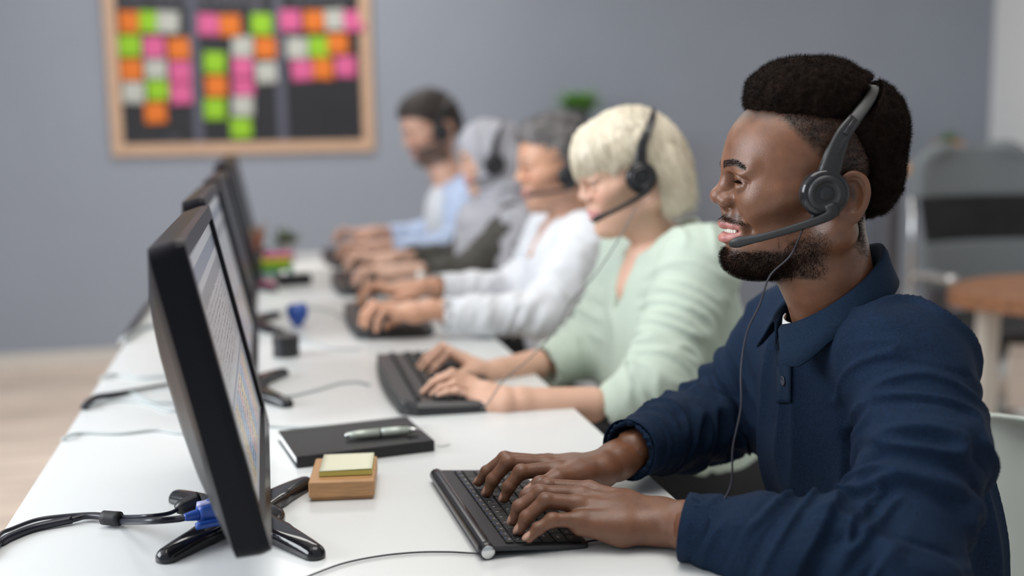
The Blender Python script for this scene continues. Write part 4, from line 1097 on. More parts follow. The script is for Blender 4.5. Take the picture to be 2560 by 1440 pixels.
def band_arc(px, pz, w, top):
    arc = []
    for a in np.linspace(-90, 90, 25):
        t = math.radians(a); k = math.cos(t)
        arc.append((px+(top[0]-px)*k**1.1, (w+.004)*math.sin(t)*(1+.05*k), pz+.024+(top[1]-pz-.024)*k**.72))
    return arc
def headset(label, fr, px=0.008, pz=.004, top=(-.045, .150), w=.084, cable=None, m1=None, m2=None, r=.027, tip=(.128, .050, -.052), silver=True, crown=.0, bend=0.):
    m1 = m1 or m_black; m2 = m2 or m_dgrey
    rt = thing('headset', label, 'headset', tuple(to_w(fr, (px, 0, pz+.1))), group='call headsets worn by the typists'); off = np.array(rt.location)
    def put(name, VF, m, par=rt, sm=True): return mesh(name, to_w(fr, VF[0]), VF[1], m, par, sm, off=off)
    arc = band_arc(px, pz, w, top)
    V, F = gtube(arc, [.0088, .0075, .0068, .0066, .0068, .0075, .0088], 8, (0, 0.01, 0), 1, True)
    # flatten the strap: thin outward, wide fore and aft
    A = np.array(arc); idx = np.repeat(np.arange(len(arc)), 8); d = np.zeros_like(V[:, 0])
    cen = np.array([A[len(A)//2, 0], 0, pz]); out = A-cen; out[:, 0] = 0; out /= np.linalg.norm(out, axis=1)[:, None]
    dv = V[:len(idx)]-A[idx]; o_ = out[idx]; dv -= o_*(dv*o_).sum(1)[:, None]*.74; V[:len(idx)] = A[idx]+dv
    put('headband', (V, F), m2)
    for s in (1, -1):
        # slider arm widening into the cup
        arm = [arc[-5 if s > 0 else 4], arc[-3 if s > 0 else 2], (px-.002, s*(w+.006), pz+.018)]
        V, F = gtube(spline(arm, 4), [.0080, .0095, .0130], 8, (0, s, 0), .34, True); put('slider_arm', (V, F), m2)
        if s > 0:
            V, F = gtube([np.array(arc[-5])+[0, .0035, 0], np.array(arc[-4])*.5+np.array(arc[-3])*.5+[0, .0042, 0]], .0028, 8, (0, s, 0), .3, True); put('slider_button', (V, F), m1)
        def ring(prof, name, m, par=rt, sm=True):
            V, F = glathe([(a, b) for a, b in prof], 40); V = V[:, [0, 2, 1]]; V[:, 1] *= s; return put(name, (V+[px, s*w, pz], F), m, par, sm)
        cu = ring([(r*.80, -.010), (r*1.0, -.007), (r*1.02, -.002), (r*.98, .001)], 'ear_cushion', m_mattb)
        ring([(r*.97, .000), (r*1.04, .002), (r*1.04, .006), (r*.96, .0105), (r*.80, .0120)], 'cup_rim', m_gloss)
        ring([(r*.79, .010), (r*.77, .0132), (r*.60, .0146), (r*.54, .0142), (r*.50, .0128), (r*.33, .0118), (r*.30, .0119)], 'cup_cover', m2)
        ring([(r*.29, .0118), (r*.27, .0124), (.0005, .0124)], 'centre_disc', m1)
        if s > 0: V, F = gbox((px+.001, w+.0127, pz-.001), (.0085, .0006, .0085), .0002); put('square_mark', (V, F), m2, sm=False)
    tx, ty, tz = tip
    b0 = np.array((px-.012, w+.011, pz-.020)); b1 = np.array((px+.008, w+.012, pz-.030)); b3 = np.array(tip)
    b2 = b1+(b3-b1)*.52+[0, .006, -.001]
    bp = spline([b0, b1, b2, b3-(b3-b2)*.22+[0, .001, .0008], b3], 6)
    V, F = gtube(bp, [.0056, .0060, .0050, .0046, .0044, .0050, .0066, .0052, .0030], 10, (0, 1, 0), .62, True); put('microphone_boom', (V, F), m2)
    V, F = gtube([b0+[-.001, 0, .003], b0+[.013, .001, .004-.004]], [.0085, .0075], 8, (0, 1, 0), .5, True); put('boom_joint', (V, F), m2)
    q = b3-(b3-b2)*.20
    V, F = gtube([q+[.003, .0034, 0], q-[.003, -.0034, .0006]], .0014, 6, (0, 1, 0), .5); put('microphone_port', (V, F), m_mattb)
    if cable is not None:
        for nm, pts, rr, mm in cable: tube(nm, pts, rr, mm, rt, 6, 10, off=off)
    return rt

# white shell chairs
m_shell = mat('white_shell_plastic', (0.62, 0.68, 0.64), .35)
def make_chair():
    t = thing('shell_chair', '', 'chair')
    # local: seat centre above origin, sitter faces -x
    prof = [(-.235, .425), (-.215, .445), (-.12, .440), (0., .432), (.10, .432), (.17, .447), (.215, .485), (.24, .54), (.257, .61), (.270, .69), (.278, .755), (.281, .775)]
    P_ = spline([(a, 0, b) for a, b in prof], 3); n = 20; G = []
    for i, p in enumerate(P_):
        t_ = i/(len(P_)-1); w = .225+.015*math.sin(t_*3.1)-(.10*max(0, (t_-.80)/.2)**2.2)-(.05*max(0, (.10-t_)/.1)**2)
        row = []
        for j in range(n+1):
            u = 2*j/n-1; up = abs(u)**2.6
            if p[2] < .50: row.append((p[0], w*u, p[2]+.035*up*(1-max(0, (.1-t_)/.1))))
            else: row.append((p[0]-.060*up*(1-t_*.4), w*u, p[2]))
        G.append(row)
    sheet('shell', np.array(G), .007, m_shell, t)
    for sx, sy in ((-1, -1), (-1, 1), (1, -1), (1, 1)):
        V, F = gtube([(sx*.10, sy*.12, .425), (sx*.20, sy*.20, .0)], [.013, .009], 10); mesh('leg', V, F, m_chrome, t)
    V, F = gtube([(-.10, -.12, .42), (.10, .12, .42)], .008, 8); mesh('brace', V, F, m_chrome, t)
    V, F = gtube([(-.10, .12, .42), (.10, -.12, .42)], .008, 8); mesh('brace', V, F, m_chrome, t)
    return t

m_trous = mat('black_trousers', (0.012, 0.012, 0.015), .85, bump=(500, .4)); m_shoe = mat('black_shoe', (.012, .012, .012), .4)
# ================================================================== the man in navy
SK1 = (0.168, 0.071, 0.037)
skin1 = mat('deep_brown_skin', SK1, .32, spec=.5, attr=True, sss=.05, noise=(60, .16), bump=(1000, .38))
fr1 = nose_frame(1776, 491, 1.30, 12, 0, .935)
man = thing('person', 'smiling man in navy long sleeve polo shirt typing on compact keyboard', 'person', (.72, 1.20, 0))
neck1 = at(2094, 790, 1.335)
Ls, Rs = at(2268, 918, 1.235), at(1975, 850, 1.555)
cup1 = 0
Lm = at(2312, 1120, 1.185)
Le, Re = at(2235, 1425, 1.115), at(1800, 1045, 1.60)
Lw_, Rw_ = aty(1655, 1300, 1.125), aty(1500, 1172, 1.285)
Lf, Rf = at(1740, 1322, 1.185), at(1585, 1120, 1.42)
print('joints', Ls, Rs, Le, Re, Lw_, Rw_, Lf, Rf, neck1)
a_ = aty
JL = {'w': Lw_, 'e': Lf+(Le-Lf)*.35, 'er': .027, 'k': 1.0, 'nail': (.46, .27, .20),
      'p': [a_(1452, 1300, 1.130), a_(1380, 1300, 1.130), a_(1345, 1322, 1.130), a_(1322, 1345, 1.128)],
      'r': [a_(1444, 1260, 1.150), a_(1364, 1252, 1.152), a_(1316, 1294, 1.153), a_(1299, 1325, 1.152)],
      'm': [a_(1452, 1238, 1.172), a_(1352, 1233, 1.176), a_(1298, 1268, 1.178), a_(1283, 1302, 1.178)],
      'i': [a_(1474, 1224, 1.195), a_(1368, 1216, 1.201), a_(1316, 1240, 1.205), a_(1300, 1270, 1.206)],
      't': [a_(1600, 1290, 1.165), a_(1540, 1290, 1.195), a_(1470, 1290, 1.208), a_(1415, 1300, 1.215)]}
JR = {'w': Rw_, 'e': Rf+(Re-Rf)*.35, 'er': .028, 'k': 1.0, 'nail': (.40, .22, .16),
      'i': [a_(1392, 1172, 1.268), a_(1302, 1180, 1.262), a_(1272, 1218, 1.262), a_(1261, 1245, 1.262)],
      'm': [a_(1366, 1162, 1.290), a_(1270, 1156, 1.288), a_(1232, 1200, 1.290), a_(1219, 1230, 1.290)],
      'r': [a_(1356, 1156, 1.312), a_(1262, 1146, 1.316), a_(1216, 1180, 1.320), a_(1197, 1205, 1.322)],
      'p': [a_(1370, 1154, 1.330), a_(1290, 1150, 1.342), a_(1248, 1166, 1.350), a_(1228, 1180, 1.352)],
      't': [a_(1450, 1190, 1.258), a_(1392, 1200, 1.240), a_(1350, 1212, 1.232), a_(1325, 1228, 1.230)]}
def tint1(V, c):
    x, y, z = V[:, 0]*1e3, np.abs(V[:, 1])*1e3, V[:, 2]*1e3
    nz = fbm(V, .006, 3)
    hair = smooth01(z-(97-1.15*np.clip(74-x, 0, 50)), -8, 8)
    hair = np.maximum(hair, smooth01(-x, -36, -8)*smooth01(z, -14, 12))
    hair = np.maximum(hair, smooth01(-x, 10, 32)*smooth01(z, -92, -30)*.9)
    hair = hair*(1-smooth01(y, 76.5, 78.5))
    c = mixc(c, (.020, .012, .009), hair*(.72+.25*nz))
    zc = 42+3.5*np.sin((y-10)/38*2.8)-np.maximum(y-36, 0)*.25
    c = mixc(c, (.022, .012, .009), smooth01(-np.abs(z-zc), -5.2, -3.4)*smooth01(y, 8, 12)*smooth01(-y, -52, -46)*(x > 80)*.8)
    beard = smooth01(-z, 56, 66)*smooth01(x, 20, 60)*smooth01(z, -100, -92)
    side = smooth01(-z, 20, 55)*smooth01(x, 5, 30)*smooth01(-x, -62, -30)*smooth01(z, -92, -75)
    mou = smooth01(z, -31, -27)*(1-smooth01(z, -21, -16))*smooth01(x, 104, 112)*smooth01(-y, -30, -24)
    c = mixc(c, (.030, .016, .011), np.maximum(np.maximum(beard*.85, side*.55), mou*.75)*(.8+.3*nz))
    nose = np.exp(-((x-138)**2+(z-3)**2+y**2)/180); return mixc(c, (.26, .10, .06), nose*.4)
p1h = {'skin': SK1, 'lip': (.40, .15, .13), 'w': 75, 'nose': -1, 'slit': 2.6, 'gap': 3.6, 'upper': 5.4, 'lower': 6.8}
hid1 = [([Ls, Le, Lf], [.045, .035, .026]), ([Rs, Re, Rf], [.045, .035, .026]), ([Ls, Rs], [.05, .05]), ([neck1, (.720, 1.2, .85), (.755, 1.2, .58)], [.050, .072, .08]),
        ([(.72, 1.11, .54), (.32, 1.09, .55), (.37, 1.09, .09)], [.065, .048, .035]), ([(.72, 1.29, .54), (.32, 1.32, .55), (.37, 1.33, .09)], [.065, .048, .035])]
body1, hf1 = build_body(man, skin1, p1h, fr1, ([to_w(fr1, (.010, 0, -.02)), to_w(fr1, (.006, 0, -.085)), neck1], [.053, .054, .057]), [JL, JR], hid1, .0013, .0012, tint1, (.02, .009, .005), (-6, -9), True)

cup1 = loc_y(fr1, 2067, 485, .100); tb1 = loc_y(fr1, 2180, 214, .012)
# hair: flat topped afro with faded sides
def hair1():
    f = Field()
    f.ell(sk((54, 0, 124)), sk((51, 62, 43)), .02); f.ell(sk((14, 0, 120)), sk((62, 71, 50)), .02)
    f.ell(sk((-38, 0, 80)), sk((54, 73, 66)), .02); f.ell(sk((-46, 0, 28)), sk((42, 64, 54)), .02)
    f.ell(sk((112, 0, 55)), sk((52, 90, 50)), .008, 's')
    for s in (-1, 1): f.ell(sk((62, s*76, 62)), sk((46, 26, 40)), .01, 's'); f.ell(sk((4, s*84, 22)), sk((46, 24, 50)), .01, 's')
    f.ell(sk((22, 0, -20)), sk((60, 90, 50)), .01, 's')
    f.poly(band_arc(cup1[0], cup1[2], .088, (tb1[0], tb1[2]))[1:-1], .0105, .004, 's')
    return f
hV, hF = hair1().mesh(.0022); hN = normals(hV, hF)
hV = hV+hN*(fbm(hV, .009, 2)*.0022+vnoise(hV, .0028, 9)*.0010)[:, None]
m_afro = mat('dark_brown_curls', (.0095, .0052, .0036), .9, spec=.10, noise=(60, .35), bump=(700, .8))
hair = mesh('hair', to_w(fr1, hV), hF, m_afro, man, True, off=np.array(man.location))
sP, sN = sample(hV, hF, 46000, 1)
sV, sF = strands(sP, sN, np.random.default_rng(2).uniform(.0025, .0065, len(sP)), .00015, 3, .0011, 4, rnd=.6, waves=1.6)
mesh('hair_curls', to_w(fr1, sV), sF, m_afro, hair, True, off=np.array(man.location))
# faded sides, beard, moustache and brows as short hairs rooted on the skin
hd, hdF = hf1.mesh(.0024)
def zone(fn, n, L, w, name, seed, curl=.0006, lean=(0, 0, 0), rnd=.5, par=man):
    P_, N_ = sample(hd, hdF, n*3, seed, lambda c: np.maximum(fn(c), fn(c+[.002, 0, .002])*.5)+fn(c-[.002, 0, .002])*.5)
    k_ = np.random.default_rng(seed).uniform(0, 1, len(P_)) < fn(P_)*1.; P_, N_ = P_[k_][:n], N_[k_][:n]; P_ = P_+N_*.0003
    V, F = strands(P_, N_, L, w, seed, curl, 3, lean, rnd, 1.0)
    return mesh(name, to_w(fr1, V), F, m_afro, par, True, off=np.array(man.location))
def z_fade(c):
    x, z, y = c[:, 0]*1e3, c[:, 2]*1e3, np.abs(c[:, 1])*1e3
    a = smooth01(z-(97-1.15*np.clip(74-x, 0, 50)), -12, 10)*smooth01(-x, -85, -70)*(y < 76)
    b = smooth01(-x, -30, -8)*smooth01(z, -16, 10); d = smooth01(-x, 8, 28)*smooth01(z, -88, -40)
    return np.maximum(np.maximum(a, b), d)*(y > 35)*(y < 76.5)
zone(z_fade, 26000, .0030, .00016, 'faded_side_hair', 5, .0005, (0, 0, -.3), .6)
def z_beard(c):
    x, z, y = c[:, 0]*1e3, c[:, 2]*1e3, np.abs(c[:, 1])*1e3
    a = smooth01(-z, 57, 68)*smooth01(x, 40, 80)*(z > -101)
    return a
def z_side(c):
    x, z, y = c[:, 0]*1e3, c[:, 2]*1e3, np.abs(c[:, 1])*1e3
    return smooth01(-z, 25, 62)*smooth01(x, 8, 35)*smooth01(-x, -85, -60)*(z > -95)
zone(z_beard, 9000, .0065, .00020, 'beard', 6, .0011, (.25, 0, -.5), .45)
zone(z_side, 6000, .0034, .00017, 'jaw_stubble', 16, .0007, (.1, 0, -.7), .5)
def z_mou(c):
    x, z, y = c[:, 0]*1e3, c[:, 2]*1e3, np.abs(c[:, 1])*1e3
    t_ = -25-y*.22; return (z > t_)*(z < t_+6)*(x > 98)*(y < 31)*(y > 2.5)*1.
zone(z_mou, 800, .0026, .00014, 'moustache', 7, .0003, (.0, 0, -1.2), .3)
def z_brow(c):
    x, z, y = c[:, 0]*1e3, c[:, 2]*1e3, np.abs(c[:, 1])*1e3
    zc = 42+3.5*np.sin((y-10)/38*2.8)-np.maximum(y-36, 0)*.25; return (y > 9)*(y < 51)*(np.abs(z-zc) < 4.6-(y-11)*.05)*(x > 80)*1.
zone(z_brow, 2600, .0034, .00014, 'eyebrow', 8, .0001, (-1.5, 0, .2), .2)
lash = []
for s_ in (-1, 1):
    for i in range(26):
        t_ = i/25; b = sk((106, s_*32, 23))+sk((12.6-3.6*t_**2, s_*(-7+19*t_), 1.6-1.6*t_)); lash.append(gtube(spline([b, b+sk((4.0, s_*2.0, -2.2)), b+sk((8.0, s_*4.0, -1.8))], 2), [.00026, .0001], 4))
lV, lF = join(lash); mesh('eyelashes', to_w(fr1, lV), lF, m_afro, man, True, off=np.array(man.location))

# navy shirt
m_navy = mat('navy_heather_jersey', (.0048, .0150, .038), .9, spec=.2, noise=(420, .35), bump=(900, .35))
f = Field()
mid = (Ls+Rs)/2
f.poly([Ls, Lm, Le], [.059, .0615, .059], .03); f.poly([Rs, Re], [.064, .052], .03)
f.poly([Le, Lf+(Le-Lf)*.4, Lf], [.056, .049, .0335], .02); f.poly([Re, Rf+(Re-Rf)*.4, Rf], [.052, .046, .036], .02)
f.poly([Ls, mid+[.012, 0, -.022], Rs], [.062, .070, .058], .04)
f.poly([neck1+[.012, 0, -.045], mid+[.02, -.03, -.05]], [.058, .085], .04)
f.poly([neck1+[.02, -.035, -.030], Ls+[0, .03, -.002]], [.045, .048], .04)
f.poly([neck1+[.02, .035, -.045], Rs+[0, -.03, .008]], [.036, .045], .04)
f.ell(mid+[.012, 0.01, -.11], (.097, .155, .15), .05)
f.ell((.748, 1.215, .66), (.112, .150, .19), .05)
f.ell((.755, 1.205, .56), (.130, .165, .10), .04)
nk = Field(); nk.cone(neck1+[-.01, 0, .12], neck1+[-.014, -.002, .010], .066, .052); f.group(nk, .01, 's')
for c_, w_, r_ in ((Lf, JL['w'], .0300), (Rf, JR['w'], .0315)):
    dv = c_-(Le if c_ is Lf else Re); dv /= np.linalg.norm(dv); f.cone(c_+dv*.05, c_-dv*.006, r_, r_, .003, 's')
shirt_segs = [(Ls, Le, .066, .7), (Rs, Re, .064, .8), (Le, Lf, .055, .15), (Re, Rf, .052, .2)]
shirt = cloth(man, 'shirt', f, .0034, m_navy, shirt_segs, .0135, 3, .75)
off1 = np.array(man.location)
for c_, w_, r_ in ((Lf, JL['w'], .0335), (Rf, JR['w'], .036)):
    dv = c_-(Le if c_ is Lf else Re); dv /= np.linalg.norm(dv); a1 = np.cross(dv, UP); a1 /= np.linalg.norm(a1); a2 = np.cross(a1, dv)
    G = np.array([[c_+dv*t+(a1*math.cos(q)+a2*math.sin(q))*(r_+.0016+.0006*math.sin(3*q)+(.0012 if 0 < t < .018 else 0)) for t in (-.022, -.012, .0, .012)] for q in np.linspace(0, 2*math.pi, 36, endpoint=False)])
    sheet('cuff', G, .0016, m_navy, man, off=off1, cu=True)
# collar
def collar(m, top_r, z_back, z_front, bot, tipd, cx=0., name='collar', gap=14, root=man, nc=neck1, yaw=8):
    G = []
    for d in np.linspace(gap, 360-gap, 72):
        t = math.radians(d); ya = math.radians(yaw)
        fr_ = (1+math.cos(t))/2                      # 1 front, 0 back
        dr = np.array([-math.cos(t+ya*0), -math.sin(t), 0]); dr = np.array([dr[0]*math.cos(ya)+dr[1]*math.sin(ya), -dr[0]*math.sin(ya)+dr[1]*math.cos(ya), 0])
        z = z_back*(1-fr_)+z_front*fr_
        r0 = top_r[0]*fr_+top_r[1]*(1-fr_)
        q = min(d-gap, 360-gap-d); tip = max(0, 1-abs(q-tipd[2])/tipd[1])*tipd[0]
        dn = bot*(1-fr_*.12)+tip
        base = nc+[cx, 0, z]
        row = []; sg_ = 1 if d < 180 else -1; sw = max(0, 1-q/55)*20
        for u, (o_, h_) in zip(range(7), ((-.001, -.022), (0, -.008), (.0, .004), (.003, .007), (.0065, .002), (.010, -.45), (.015, -1.))):
            zz = h_ if abs(h_) < .3 and u < 5 else h_*dn
            oo = o_ if u < 5 else o_+(.004+.006*fr_+.55*max(0, dn-.03))*(u-4)/2*(1 if u == 6 else .8)
            if u >= 5: t2 = t+math.radians(sg_*sw*(u-4)/2); dr2 = np.array([-math.cos(t2), -math.sin(t2), 0]); dr2 = np.array([dr2[0]*math.cos(ya)+dr2[1]*math.sin(ya), -dr2[0]*math.sin(ya)+dr2[1]*math.cos(ya), 0])
            else: dr2 = dr
            row.append(base+dr2*(r0+oo)+[0, 0, zz])
        G.append(row)
    return sheet(name, np.array(G), .0022, m, root, off=np.array(root.location))
m_navy2 = mat('navy_collar_pique', (.0075, .020, .044), .88, spec=.2, noise=(420, .2), bump=(700, .3))
collar(m_navy2, (.063, .056), .078, -.014, .031, (.012, 40, 24), -.010)
ring_ = np.array([[neck1+[-.004, 0, 0]+np.array([-math.cos(t)*r_, -math.sin(t)*r_, h_-.012*(1+math.cos(t))]) for r_, h_ in ((.0590, .020), (.0605, .006), (.0610, -.012))] for t in np.linspace(-.75, .42, 24)])
sheet('undershirt', ring_, .0016, m_paper, man, off=off1)
# placket with buttons
from mathutils.bvhtree import BVHTree
def on_surface(obj, px, py):
    bv = getattr(on_surface, 'b', None)
    if bv is None:
        o_ = np.array(obj.parent.location); bv = on_surface.b = BVHTree.FromPolygons([tuple(np.array(v.co)+o_) for v in obj.data.vertices], [tuple(p.vertices) for p in obj.data.polygons])
    d = _ray(px, py); h = bv.ray_cast(Vector((0, 0, CAM_H)), Vector(d).normalized())
    return np.array(h[0]), np.array(h[1])
G = []
for py in np.linspace(812, 1006, 16):
    row = []
    for px in np.linspace(-16, 17, 6):
        q, n_ = on_surface(shirt, 1966+px-(py-812)*.02, py)
        if np.dot(n_, q-np.array([0, 0, CAM_H])) > 0: n_ = -n_
        row.append(q+n_*.0022)
    G.append(row)
sheet('placket', np.array(G), .0018, m_navy2, man, off=off1)
m_btn = mat('dark_button', (.035, .042, .060), .25)
for px, py in ((1966, 951), (1970, 832)):
    q, n_ = on_surface(shirt, px, py)
    if np.dot(n_, q-np.array([0, 0, CAM_H])) > 0: n_ = -n_
    V, F = glathe([(.0050, 0), (.0060, .0008), (.0060, .0018), (.0050, .0024), (.0042, .0018), (.0004, .0017)], 24); Rm = np.array(Vector(n_).to_track_quat('Z', 'Y').to_matrix())
    bt = mesh('button', V@Rm.T+q+n_*.0034, F, m_btn, man, off=off1)
    for a_1 in range(4):
        V, F = glathe([(.0006, 0), (.0006, .0003)], 8, c=(.0013*math.cos(a_1*1.571+.8), .0013*math.sin(a_1*1.571+.8), .0016)); mesh('button_hole', V@Rm.T+q+n_*.0030, F, m_mattb, bt, off=off1)

hs = headset('dark grey call headset with microphone boom, on the man in navy', fr1, px=cup1[0], pz=cup1[2], w=.088, r=.0275, tip=tuple(loc_y(fr1, 1824, 612, .052)), top=(tb1[0], tb1[2]),
    cable=[('cable', [to_w(fr1, (cup1[0]+.016, .092, cup1[2]-.030)), to_w(fr1, (cup1[0]+.024, .094, cup1[2]-.040)), at(2004, 580, 1.235), at(1975, 640, 1.22), at(1925, 690, 1.21), at(1900, 760, 1.20), at(1868, 830, 1.19), at(1853, 920, 1.18), at(1852, 1020, 1.17), at(1832, 1120, 1.17), at(1828, 1210, 1.17), at(1797, 1270, 1.17)], .0011, m_cord),
           ('cable_relief', [to_w(fr1, (cup1[0]+.008, .093, cup1[2]-.020)), to_w(fr1, (cup1[0]+.014, .093, cup1[2]-.028)), to_w(fr1, (cup1[0]+.022, .094, cup1[2]-.038))], .0024, m_black)], m1=m_black, m2=mat('headset_grey', (.014, .015, .016), .45))
ch0 = make_chair(); ch0.location = (.76, 1.21, 0); ch0['label'] = 'white shell chair of the man in navy, at the right edge'; ch0['group'] = 'white shell chairs along the desk'
lower_body(man, (.74, 1.20, .535), [(.33, 1.09, .56), (.33, 1.32, .56)], [(.38, 1.09, .09), (.38, 1.33, .09)], m_trous, m_shoe)
# ================================================================== the other four typists
SKL = (.66, .40, .29)
def sitter(name_label, y0, fr, hp, neck, Ls, Rs, Le, Re, Lc, Rc, LW, RW, skin, colour=None, r_arm=(.056, .048, .036), trunk=None, m_shirt=None, lens=(0, 0), k=1., hyaw=(8, -4), iris=(.03, .02, .015),
           cuffr=.034, vneck=None, hem=.50, foldamp=.007, seed=1, shirt=True, name='shirt', tors=(.11, .15), her=.030, gaze=(0, -12), drop=.10, hands=None):
    Ls, Rs, Le, Re, Lc, Rc, LW, RW, neck = [np.array(q, float) for q in (Ls, Rs, Le, Re, Lc, Rc, LW, RW, neck)]
    rt = thing('person', name_label, 'person', (.74, y0, 0))
    mid = (Ls+Rs)/2
    J1 = hand_pose(LW, Lc+(Le-Lc)*.3, -1, k, hyaw[0], drop, her, seed=seed); J2 = hand_pose(RW, Rc+(Re-Rc)*.3, 1, k, hyaw[1], drop, her, seed=seed+5)
    J1['k'] = J2['k'] = hp.get('handk', 1.)
    if hands: J1, J2 = hands
    hid = [([Ls, Le, Lc], [.042, .033, her*.9]), ([Rs, Re, Rc], [.042, .033, her*.9]), ([Ls, Rs], [.045, .045]), ([neck, mid+[.01, 0, -.09], (.76, y0, .58)], [.052, .088, .095]),
           ([(.74, y0-.09, .54), (.34, y0-.10, .55), (.39, y0-.10, .09)], [.062, .046, .034]), ([(.74, y0+.09, .54), (.34, y0+.10, .55), (.39, y0+.10, .09)], [.062, .046, .034])]
    if vneck: hid.append(([neck+[-.03, 0, -.02], mid+[-.055, 0, -.05]], [.04, .055]))
    b, hf = build_body(rt, skin, hp, fr, ([to_w(fr, (hp.get('nx', .012), 0, -.02)), to_w(fr, (hp.get('nx', .012)*1.5, 0, -.078)), neck], hp.get('neckr', [.052, .053, .058])), [J1, J2], hid, .0022, .0018, colour, iris, gaze)
    f = Field(); a, c, d = r_arm
    if shirt:
        f.poly([Ls, Le], [a, c], .03); f.poly([Rs, Re], [a, c], .03)
        f.poly([Le, Lc], [c, d], .02); f.poly([Re, Rc], [c, d], .02)
        f.poly([Ls, mid+[.012, 0, -.02], Rs], [a*.95, .066, a*.95], .04)
        f.poly([neck+[.012, 0, -.045], mid+[.02, 0, -.05]], [.055, .08], .04)
        for S_ in (Ls, Rs): f.poly([neck+(S_-neck)*.2+[.015, 0, -.045], S_+[0, 0, .002]], [.034, a*.75], .04)
        f.ell(mid+[.0, 0, -.11], (tors[0], tors[1], .15), .06); f.ell(((mid[0]+.76)/2, y0, .68), (tors[0]+.012, tors[1], .19), .07); f.ell((.765, y0, .56), (tors[0]+.02, tors[1]+.01, .10), .05)
        nk = Field(); nk.cone(neck+[-.01, 0, .12], neck+[-.012, 0, -.010], .066, .054); f.group(nk, .008, 's')
        if vneck: f.poly(vneck, [.030, .006], .006, 's')
        for c_, e_ in ((Lc, Le), (Rc, Re)):
            dv = c_-e_; dv /= np.linalg.norm(dv); f.cone(c_+dv*.06, c_-dv*.004, cuffr, cuffr, .003, 's')
        f.cut((0, 0, hem), (0, 0, -1), .01)
        cloth(rt, name, f, .005, m_shirt, [(Ls, Le, a, .6), (Rs, Re, a, .6), (Le, Lc, c, .3), (Re, Rc, c, .3)], foldamp, seed, .9)
    lower_body(rt, (.77, y0, .535), [(.34, y0-.10, .56), (.34, y0+.10, .56)], [(.39, y0-.10, .09), (.39, y0+.10, .09)], m_trous, m_shoe)
    return rt, hf, mid
def face_tint(base_hair, cheek, beard=None, brow=.8):
    def fn(V, c):
        x, y, z = V[:, 0]*1e3, np.abs(V[:, 1])*1e3, V[:, 2]*1e3
        zc = 43+4*np.sin((y-12)/34*2.6)
        c = mixc(c, base_hair, smooth01(-np.abs(z-zc), -4.5, -2.5)*smooth01(y, 9, 12)*smooth01(-y, -50, -44)*(x > 85)*brow)
        c = mixc(c, cheek, np.exp(-((y-40)/20)**2-((z+2)/18)**2)*(x > 60)*.45)
        c = mixc(c, (.02, .012, .01), smooth01(-np.abs(z-28+np.abs(y-32)*.12), -2.6, -1.4)*(y > 18)*(y < 47)*(x > 96)*.85)
        if beard: c = mixc(c, beard[0], beard[1]*np.maximum(smooth01(-z, 24, 50)*smooth01(x, 0, 30)*(1-lip_mask(V, {})), smooth01(z, -32, -27)*(1-smooth01(z, -20, -14))*smooth01(x, 100, 110)*(y < 32))*smooth01(z, -110, -96))
        return c
    return fn
def hair_shell(rt, fr, f, m, h=.0030, amp=(.002, .012), name='hair', st=None, n=0, L=.02, w=.0003, lean=(0, 0, 0), rnd=.4, curl=.0008):
    V, F = f.mesh(h); N = normals(V, F)
    Q_ = V*np.array(st or (1, 1, 1)); V = V+N*(fbm(Q_, amp[1], 4)*amp[0])[:, None]
    o = mesh(name, to_w(fr, V), F, m, rt, True, off=np.array(rt.location))
    if n:
        P_, N_ = sample(V, F, n, 3); a, b = strands(P_, N_, np.random.default_rng(1).uniform(.5, 1, n)*L, w, 4, curl, 4, lean, rnd, .6)
        mesh(name+'_strands', to_w(fr, a), b, m, o, True, off=np.array(rt.location))
    return o
def short_hair(front=8, side=4, top=8, fade=0):
    f = Field()
    f.ell(sk((24, 0, 56+top*.5)), sk((98+side, 76+side, 85+top*.6)), .01)
    f.ell(sk((66, 0, 96)), sk((50+front, 58, 34+top)), .02)
    f.ell(sk((-20, 0, 30)), sk((62, 72+side, 75)), .02)
    f.ell(sk((124, 0, 38)), sk((58, 100, 58)), .010, 's')
    f.ell(sk((70, 0, -50)), sk((100, 110, 78)), .010, 's')
    for s in (-1, 1): f.ell(sk((2, s*92, 0)), sk((26, 26, 34)), .008, 's')
    f.ell(sk((-20, 0, -70)), sk((90, 100, 42)), .01, 's')
    return f

m_gcord2 = mat('mid_grey_cord', (.16, .16, .16), .5)
